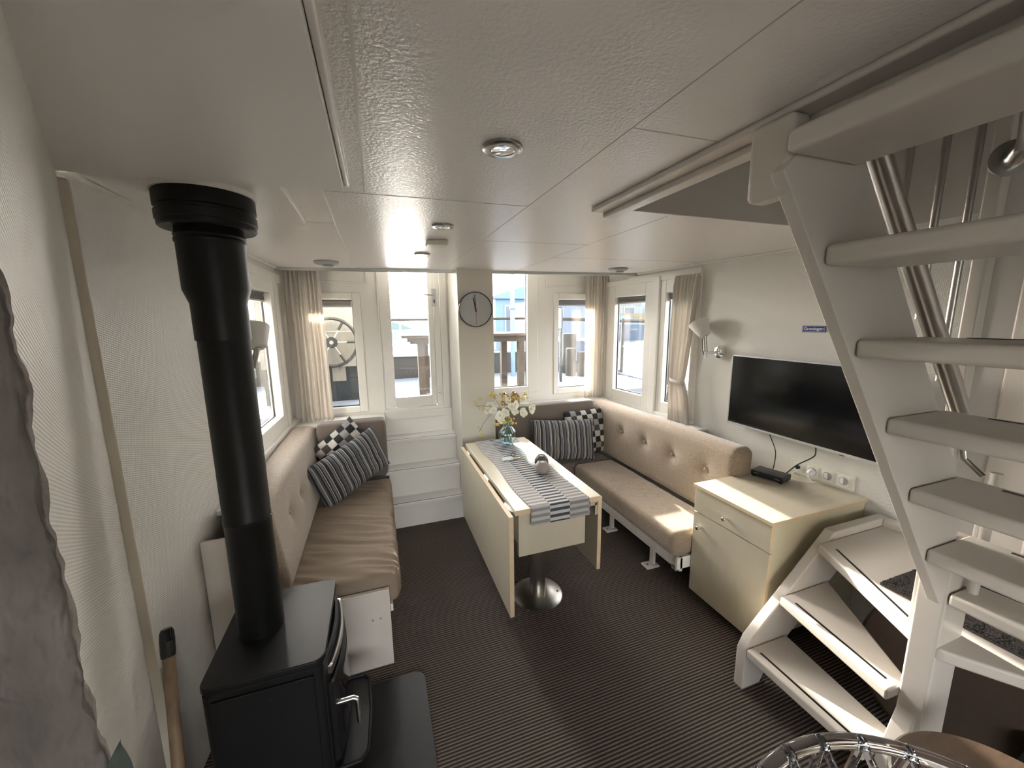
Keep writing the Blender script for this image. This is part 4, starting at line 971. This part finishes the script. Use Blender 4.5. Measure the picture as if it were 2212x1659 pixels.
mb.grid(lf_, 7, 14).build('leaf', simple('dark_leaf', (.06, .075, .065), .35), t, smooth=True)
MB().tube([(-.2335, .362, 1.24), (-.24, .37, 1.10), (-.245, .38, .9)], .002, 8).build('stem', LEAF, t, smooth=True)
MB().lathe([(0, .82), (.04, .82), (.055, .90), (.058, .905), (.05, .905), (0, .895)], (-.245, .38, 0), seg=24).build('pot', CERD, t, smooth=True)
B(-.49, -.16, .32, .455, .79, .82).box(-.18, -.16, .32, .455, 0, .79).build('corner_shelf', WHITE2, bevel=.003, label='white corner shelf carrying the small plant', cat='shelf')
# ------------------------------------------------------------------ stairs
t = thing('winder_staircase', (1.5, .8, 0), 'cream open-tread winder staircase with stainless handrail on the right', 'staircase')
# lower flight outer stringer (beside the cabinet)
MB().prism([(1.446, 0), (1.555, 0), (1.61, .105), (2.02, .47), (2.34, .47), (2.34, .665), (1.945, .665), (1.475, .245), (1.446, .19)], 'y', 1.068, 1.112).build('lower_stringer', STAIR, t, bevel=.005)
MB().prism([(2.295, 1.068), (2.34, 1.068), (2.36, .10), (2.315, .10)], 'z', .47, .665).build('wall_stringer', STAIR, t, bevel=.005)
# lower treads
def tread(poly, z, th=.042, strip_=None, b=.009):
    o = MB().prism(poly, 'z', z - th, z).build('tread', STAIR, t, bevel=b, seg=3)
    if strip_:
        a = Vector(strip_[0]); c = Vector(strip_[1]); d = (c - a).normalized(); n = Vector((-d.y, d.x)) * .0045
        MB().prism([tuple(a - n), tuple(c - n), tuple(c + n), tuple(a + n)], 'z', z - .0008, z + .0015).build('anti_slip_strip', BPLAST, o)
    return o
tread([(1.448, 1.067), (1.448, .630), (1.54, .627), (1.62, .627), (1.69, 1.067)], .21, strip_=((1.488, 1.03), (1.475, .66)))
tread([(1.625, 1.067), (1.528, .630), (1.60, .627), (1.64, .627), (1.94, 1.067)], .42, strip_=((1.648, 1.015), (1.578, .66)))
tread([(1.838, 1.067), (1.590, .620), (1.584, .548), (1.69, .40), (1.95, .02), (2.31, .02), (2.295, 1.067)], .63, strip_=((1.866, 1.01), (1.655, .655)))
# newel
MB().prism([(1.583, .558), (1.72, .558), (1.72, .628), (1.583, .628)], 'z', 0, .968).build('newel_post', STAIR, t, bevel=.008, seg=3)
MB().prism([(1.587, 0), (1.475, 0), (1.475, .12), (1.587, .365)], 'y', .575, .625).build('newel_gusset', STAIR, t, bevel=.004)
# upper flight
MB().prism([(.722, 1.915), (1.528, .800), (1.556, .835), (1.556, 1.135), (.925, 1.985), (.80, 1.995)], 'y', .552, .580).build('upper_stringer', STAIR, t, bevel=.003)
MB().prism([(.722, 1.915), (1.528, .800), (1.556, .835), (1.556, 1.135), (.925, 1.985), (.80, 1.995)], 'y', -.36, -.332).build('upper_stringer', STAIR, t, bevel=.003)
B(.738, .79, .556, .645, 1.878, 2.022).build('stringer_block', STAIR, t, bevel=.014, seg=4)
ups = [(1.98, .718, .915, .04), (1.79, .852, 1.06, .04), (1.60, .985, 1.215, .04), (1.41, 1.135, 1.365, .04), (1.21, 1.275, 1.50, .04), (1.01, 1.405, 1.62, .04)]
for (z, xa, xb, th) in ups:
    tread([(xa, .551), (xa, -.331), (xb, -.331), (xb, .551)], z, th, strip_=((xb - .028, .46), (xb - .028, -.25)), b=.010)
tread([(1.582, .556), (1.60, -.33), (1.79, -.33), (1.72, .556)], .82, .04, strip_=((1.695, .44), (1.745, -.25)), b=.010)
# balusters and spindle behind
MB().tube([(1.655, .535, .82), (1.655, .535, 1.20)], .013, 14).build('spindle', STAIR, t, smooth=True)
rl = MB().tube([(.80, .625, 2.36), (1.10, .625, 2.02), (1.66, .625, 1.345), (1.675, .62, 1.30)], .0235, 24).build('handrail', STEEL, t, smooth=True)
MB().tube([(1.64, .625, 1.37), (1.66, .605, 1.22), (1.66, .56, 1.18)], .008, 12).build('rail_bracket', STEEL, rl, smooth=True)
for (x, zb) in ((1.262, 1.79), (1.405, 1.62), (1.552, 1.44)):
    MB().tube([(x, .645, zb + .02), (x, .645, 3.0)], .0085, 14).build('baluster', STEEL, t, smooth=True)
MB().tube([(1.2, .645, 3.0), (2.30, .645, 3.0)], .02, 14).build('upper_rail', STEEL, t, smooth=True)
# second grab rail with flange on the hull side
t2 = thing('grab_rail', (1.60, .60, 2.2), 'short stainless grab rail end with round flange at the upper right', 'handrail')
MB().tube([(1.592, .575, 2.06), (1.588, .568, 2.09), (1.555, .56, 2.20), (1.40, .56, 2.62)], [.0235] * 4, 22).build('tube', STEEL, t2, smooth=True)
MB().lathe([(0, 0), (.045, 0), (.045, .006), (0, .008)], (1.628, .61, 2.06), (-.8, -.6, 0), 32).build('flange', STEEL, t2, smooth=True)
MB().tube([(1.628, .61, 2.06), (1.60, .588, 2.055), (1.592, .576, 2.07)], .0235, 20).build('elbow', STEEL, t2, smooth=True)
B(1.63, 1.67, .62, .655, .63, 2.9).build('flange_post', STAIR, t2, bevel=.006)
# mat on the landing
def rugf(u, v): return (lerp(1.765, 2.18, u) + .004 * noise.noise(Vector((v * 60, 0, 0))), lerp(.20, .80, v) + .06 * (1 - u) * (0) + .004 * noise.noise(Vector((u * 60, 3, 0))), .6325 + .010 + .005 * noise.noise(Vector((u * 120, v * 160, 0))))
mb = MB().grid(rugf, 110, 150); mb.prism([(1.765, .20), (2.18, .20), (2.18, .80), (1.765, .80)], 'z', .631, .640)
mb.build('doormat', RUG, smooth=True, label='dark shaggy mat lying on the stair landing', cat='mat')
# ------------------------------------------------------------------ under the stairs
t = thing('round_side_table', (2.0, .66, 0), 'dark brown round table top leaning under the stair landing', 'table')
cen = Vector((1.98, .62, .305)); nn = Vector((-.80, -.48, .36)).normalized()
MB().lathe([(0, -.012), (.285, -.012), (.292, -.006), (.292, .006), (.285, .012), (0, .012)], cen, nn, 64).build('tabletop', WOODD, t, smooth=True)
MB().tube([(2.0, .66, 0), (2.02, .67, .28)], .02, 14).lathe([(0, 0), (.12, 0), (.12, .008), (0, .02)], (2.0, .66, 0), seg=30).build('pedestal', BPLAST, t, smooth=True)
t = thing('round_stool', (1.33, .27, 0), 'brown round wooden stool behind the clear chair', 'stool')
MB().lathe([(0, .455), (.225, .455), (.232, .462), (.232, .474), (.226, .480), (0, .480)], (1.33, .275, 0), seg=72).build('seat', WOODM, t, smooth=True)
for k in range(4):
    a = PI / 4 + k * PI / 2
    MB().tube([(1.33 + .11 * math.cos(a), .275 + .11 * math.sin(a), .456), (1.33 + .16 * math.cos(a), .275 + .16 * math.sin(a), 0)], .014, 12).build('leg', WOODM, t, smooth=True)
t = thing('shopping_bag', (2.02, .36, 0), 'dark striped cloth bag with white label on the floor under the stairs', 'bag')
def bagf(u, v):
    a = 2 * PI * u; r = .13 * (1 - .35 * v) + .012 * noise.noise(Vector((math.cos(a) * 2, math.sin(a) * 2, v * 3))); return (2.02 + r * math.cos(a), .40 + r * .7 * math.sin(a), .24 * v + .001)
MB().grid(bagf, 40, 14).build('bag_body', TOWEL, t, smooth=True)
MB().grid(lambda u, v: tuple(Vector(bagf(.52 + .05 * u, .0 + v)) + Vector((-.003, -.003, 0))), 6, 14).build('stripe', GREYP, t, smooth=True)
MB().grid(lambda u, v: tuple(Vector(bagf(.42 + .07 * u, .45 + .3 * v)) + Vector((-.004, .002, 0))), 6, 6).build('bag_label', WHT, t, smooth=True)
# ------------------------------------------------------------------ clear acrylic lattice chair in the foreground
t = thing('clear_chair', (.65, .04, 0), 'clear acrylic lattice-back chair at the bottom right corner', 'chair')
CX, CY = .65, .04; ZR = .88; RR = .342
rimpts = []
def rimp(a, z=ZR, r=RR):
    return Vector((CX + r * math.cos(a), CY + r * math.sin(a), z - .03 * (1 - math.sin(max(0, min(PI, a))))))
A0, A1 = math.radians(-10), math.radians(190)
pts = [rimp(lerp(A0, A1, i / 48)) for i in range(49)]
MB().tube(pts, .0125, 12).build('back_rim', CLEARP, t, smooth=True)
mb = MB()
for i in range(1, 16):
    a = lerp(A0, A1, i / 16); top = rimp(a)
    for sgn in (-1, 1):
        b = a + sgn * .22; c = [top]
        for k in range(1, 7):
            q = k / 6; aa = a + sgn * .26 * math.sin(q * 2.2); c.append(Vector((CX + (RR - .07 * q) * math.cos(aa), CY + (RR - .07 * q) * math.sin(aa), top.z - (top.z - .47) * q)))
        mb.tube(c, .0075, 8)
mb.build('lattice_back', CLEARP, t, smooth=True)
MB().lathe([(0, .435), (.25, .435), (.275, .445), (.275, .46), (.26, .468), (0, .462)], (CX, CY, 0), seg=48).build('seat', CLEARP, t, smooth=True)
for k in range(4):
    a = PI / 4 + k * PI / 2
    MB().tube([(CX + .16 * math.cos(a), CY + .16 * math.sin(a), .44), (CX + .21 * math.cos(a), CY + .21 * math.sin(a), 0)], [.016, .011], 12).build('leg', CLEARP, t, smooth=True)

# ------------------------------------------------------------------ outside
WZ = -.25; DZ = .88
MB().add([(-80, -40, WZ), (90, -40, WZ), (90, 120, WZ), (-80, 120, WZ)], [(0, 1, 2, 3)]).build('canal_water', WATER, origin=(0, 0, WZ), label='choppy sunlit canal water around the boat', cat='water', kind='stuff')
S('aft_deck', B(-1.6, 3.15, YB + .08, 5.42, DZ - .08, DZ), SNOW, origin=(0, 0, 0))
t = thing('bulwark', (1.0, 5.4, DZ), 'dark weathered steel bulwark around the aft deck', 'bulwark')
B(-1.6, 2.3, 5.38, 5.44, DZ - .05, 1.18).build('stern_plate', HULLD, t)
B(-1.6, 2.3, 5.33, 5.46, 1.18, 1.20).build('capping', SNOW, t)
MB().hexa([(2.3, 5.38, WZ), (2.3, 5.44, WZ), (3.25, 4.6, WZ), (3.15, 4.6, WZ), (2.3, 5.38, 1.18), (2.3, 5.44, 1.18), (3.25, 4.6, .93), (3.15, 4.6, .93)]).hexa([(3.15, -1.5, WZ), (3.25, -1.5, WZ), (3.25, 4.6, WZ), (3.15, 4.6, WZ), (3.15, -1.5, .75), (3.25, -1.5, .75), (3.25, 4.6, .91), (3.15, 4.6, .91)]).build('side_plate', BLUED, t)
t = thing('deck_railing', (1.5, 5.4, 1.2), 'thin steel guard railing with posts along the bulwark', 'railing')
MB().tube([(-1.6, 5.42, 1.665), (2.3, 5.42, 1.665)], .018, 10).build('top_rail', WEATH, t, smooth=True)
MB().tube([(2.3, 5.42, 1.665), (3.2, 4.6, 1.62), (3.2, 0.0, 1.60)], .024, 10).build('side_rail', WEATH, t, smooth=True)
MB().tube([(2.3, 5.42, 1.42), (3.2, 4.6, 1.28), (3.2, 3.7, 1.22), (3.2, 0, 1.2)], .009, 8).build('side_wire', STEEL, t, smooth=True)
for (x, y, z0) in ((-.3, 5.42, 1.2), (1.45, 5.42, 1.2), (2.32, 5.42, 1.2), (3.2, 4.55, .9), (3.2, 3.62, .88)):
    MB().tube([(x, y, z0), (x, y, 1.65)], .022 if y > 3.7 else .028, 10).build('post', HULLB, t, smooth=True)
MB().lathe([(0, -.03), (.04, -.02), (.045, 0), (.035, .03), (0, .035)], (3.19, 3.63, 1.25), seg=12).tube([(3.2, 3.62, 1.2), (3.16, 3.50, .95)], .008, 6).tube([(3.2, 3.6, 1.25), (3.15, 3.68, 1.2)], .02, 8).build('rope_knot', HULLB, t, smooth=True)
# bar table outside
t = thing('bar_table', (.9, 4.05, DZ), 'weathered wooden bar table standing on the aft deck outside', 'table')
MB().prism([(.22, 3.72), (1.60, 3.72), (1.60, 4.22), (.22, 4.22)], 'z', 1.49, 1.515).build('tabletop', WEATH, t)
B(.30, 1.50, 3.78, 3.80, 1.43, 1.49).box(.30, 1.50, 4.14, 4.16, 1.43, 1.49).build('apron', WEATH, t)
for (x, y) in ((.40, 3.82), (.47, 4.10), (1.43, 3.82), (1.33, 4.10)): B(x - .032, x + .032, y - .032, y + .032, DZ, 1.49).build('leg', WEATH, t)
B(1.33, 1.43, 3.80, 3.84, DZ + .02, DZ + .06).box(.40, .47, 3.80, 3.84, DZ + .02, DZ + .06).build('foot_bar', WEATH, t)
# mast, mooring posts, mirror
MB().tube([(1.76, 5.0, DZ), (1.76, 5.0, 3.6)], .030, 14).lathe([(.03, 0), (.05, .02), (.03, .05)], (1.76, 5.0, 1.78), seg=14).build('flag_mast', BLUEP, smooth=True, label='pale blue mast pole standing on the aft deck behind the tall window', cat='mast')
for i, (x, y, h, r, lab) in enumerate(((2.62, 4.9, 1.45, .10, 'tall grey timber mooring pile behind the two shorter ones'), (2.50, 4.62, 1.26, .07, 'left of the two short grey timber piles outside the back right window'), (2.66, 4.55, 1.21, .09, 'right of the two short grey timber piles outside the back right window'))):
    MB().lathe([(0, WZ - .3), (r, WZ - .3), (r, h - .01), (r - .01, h), (0, h + .005)], (x, y + .1, 0), seg=20).build('mooring_pile', GREYWOOD, smooth=True, label=lab, cat='mooring pile', group='timber piles')
t = thing('deck_mirror', (2.10, 4.3, DZ), 'black framed side mirror on a post outside the back right window', 'mirror')
MB().tube([(2.14, 4.3, DZ), (2.14, 4.3, 1.50)], .018, 10).build('post', HULLB, t, smooth=True)
MB().tube([(2.14, 4.3, 1.50), (2.15, 4.3, 1.56), (2.15, 4.3, 1.76), (2.13, 4.3, 1.79), (2.04, 4.3, 1.79), (2.02, 4.3, 1.76), (2.02, 4.3, 1.56), (2.05, 4.3, 1.53), (2.14, 4.3, 1.53)], .009, 8).build('mirror_frame', HULLB, t, smooth=True)
B(2.03, 2.14, 4.298, 4.304, 1.545, 1.78).build('mirror_glass', CHROME, t)
# helm stand with wheel
t = thing('helm_stand', (-.4, 4.1, DZ), 'sun-bleached helm box standing outside the left back window', 'helm stand')
B(-1.0, -.05, 4.02, 4.35, 1.22, 1.90).build('box', PANELB, t, bevel=.01)  # made taller and wider to block a sun streak on the near left wall
B(-1.0, -.12, 4.015, 4.021, 1.555, 1.562).build('groove', GREYP, t)
B(-1.0, -.14, 4.08, 4.35, DZ, 1.22).build('lower_cabinet', HULLB, t); B(-.42, -.30, 4.06, 4.085, 1.08, 1.22).build('junction_box', PANELB, t)
t = thing('ship_wheel', (-.385, 3.92, 1.46), 'six-spoked ship steering wheel outside the left back window', 'steering wheel')
wc = Vector((-.388, 3.91, 1.462)); RW = .218
MB().tube([wc + Vector((RW * math.cos(2 * PI * k / 64), 0, RW * math.sin(2 * PI * k / 64))) for k in range(65)], .015, 10).build('rim', DARKG, t, smooth=True)
for k in range(6):
    a = k * PI / 3; d = Vector((math.cos(a), 0, math.sin(a)))
    sp = MB().tube([wc + d * .03, wc + d * RW], .007, 8).build('spoke', SPOKE, t, smooth=True)
    MB().tube([wc + d * .13, wc + d * (RW - .005)], .012, 10).build('grip', DARKG, sp, smooth=True)
MB().lathe([(0, -.02), (.05, -.02), (.052, .0), (.045, .012), (0, .012)], wc, (0, -1, 0), 32).build('hub', DARKG, t, smooth=True)
MB().lathe([(0, .01), (.018, .01), (.018, .02), (0, .022)], wc, (0, -1, 0), 20).build('hub_cap', SPOKE, t, smooth=True)
MB().tube([wc, wc + Vector((0, .12, 0))], .015, 10).build('shaft', SPOKE, t, smooth=True)
# far houseboats, boats, shore
t = thing('houseboat', (6.0, 14.5, WZ), 'pale blue houseboat with low gable roof across the water', 'houseboat')
B(4.25, 8.2, 14, 17, .55, 2.42).build('wall', BLUEP, t)
MB().prism([(4.1, 2.42), (8.35, 2.42), (8.35, 2.5), (6.2, 3.15), (4.1, 2.5)], 'y', 13.85, 17.1).build('roof', BLUEP, t)
for (a, b) in ((4.6, 5.15), (5.3, 5.6), (6.3, 7.2)):
    f = B(a, b, 13.97, 14.02, .8, 2.2).build('window', DWHT, t); B(a + .06, b - .06, 13.955, 13.975, .86, 2.14).build('pane', GLASSD, f)
B(3.95, 8.4, 13.7, 17.3, WZ, .55).build('hull', BLUED, t)
t = thing('barge', (4.4, 9, WZ), 'dark slate-blue barge hull moored behind the piles', 'barge')
MB().prism([(3.75, WZ), (5.1, WZ), (5.3, 1.15), (3.6, 1.15)], 'y', 8.4, 11).build('hull', BLUED, t)
B(3.8, 5.1, 8.9, 10.6, 1.15, 2.1).build('deckhouse', simple('slate_siding', (.13, .16, .21), .6), t); B(3.6, 5.3, 8.35, 8.42, 1.12, 1.2).build('rubbing_strake', DWHT, t)
t = thing('moored_boat', (19, 32, WZ), 'low blue-black boat moored in front of the snowy bank', 'boat')
MB().prism([(14, WZ), (23.4, WZ), (24.4, 1.1), (13.5, 1.1)], 'y', 30, 34).build('hull', BLUED, t)
MB().prism([(18, 1.1), (23.6, 1.1), (22, 1.9), (19, 1.9)], 'y', 30.5, 33.5).build('deckhouse', BLUEP, t)
t = thing('snowy_bank', (40, 42, WZ), 'snow covered canal bank with pale reeds', 'bank')
B(10, 85, 44, 46, WZ, .9).build('quay', SNOW, t); B(10, 85, 46, 46.8, .9, 2.3).build('reeds', REED, t)
for i, x in enumerate((14, 22, 31, 40, 50, 61)):
    t = thing('row_house', (x, 52, 0), 'pale terraced house beyond the snowy bank across the water', 'house', 'houses beyond the bank')
    B(x, x + 7.4, 50, 58, 0, 4.3 + .4 * (i % 2)).build('wall', (HOUSE, BLUEP)[i % 2], t)
    MB().prism([(x - .3, 4.3 + .4 * (i % 2)), (x + 7.7, 4.3 + .4 * (i % 2)), (x + 3.7, 5.6 + .4 * (i % 2))], 'y', 49.7, 58).build('roof', BLUED, t)
    for wx in (1.0, 4.2):
        f = B(x + wx, x + wx + 2, 49.93, 50.02, 1.6, 3.4).build('window', DWHT, t); B(x + wx + .15, x + wx + 1.85, 49.9, 49.94, 1.75, 3.25).build('pane', GLASSD, f)
MB().grid(lambda u, v: (lerp(-6, 8, u), 90, WZ + (v * (2.2 + 1.2 * noise.noise(Vector((u * 9, 0, 0)))) * math.sin(PI * u))), 40, 4).build('tree_line', TREES, solid=1.5, label='hazy line of distant trees on the horizon seen through the door', cat='trees', kind='stuff')
B(-14, 9.5, 45, 47, WZ, .6).build('far_quay', SNOW, label='low white quay edge far across the water seen through the door', cat='quay')
t = thing('jetty_ladder', (-.2, 9, WZ), 'white framed jetty stair with a dark box on top beyond the door', 'jetty')
for x in (-.75, .52): MB().tube([(x, 9, WZ), (x, 9, 2.35)], .02, 8).build('post', DWHT, t)
for k in range(4): MB().tube([(-.75, 9, 1.75 + k * .18), (.52, 9, 1.75 + k * .18)], .014, 8).build('rung', GREYP, t)
B(-.85, .62, 8.85, 9.2, 2.36, 2.50).build('box', GREYP, t)
t = thing('blue_workboat', (-2.5, 4, WZ), 'dark blue hull moored close outside the left side window', 'boat')
B(-3.7, -2.35, .7, 9.5, WZ, 1.95).build('hull', HULLS, t); B(-3.6, -2.45, 1, 5.5, 1.95, 2.1).build('deckhouse', DWHT, t); B(-2.35, -2.31, 3.5, 3.8, 1.1, 1.3).build('fender', DWHT, t)
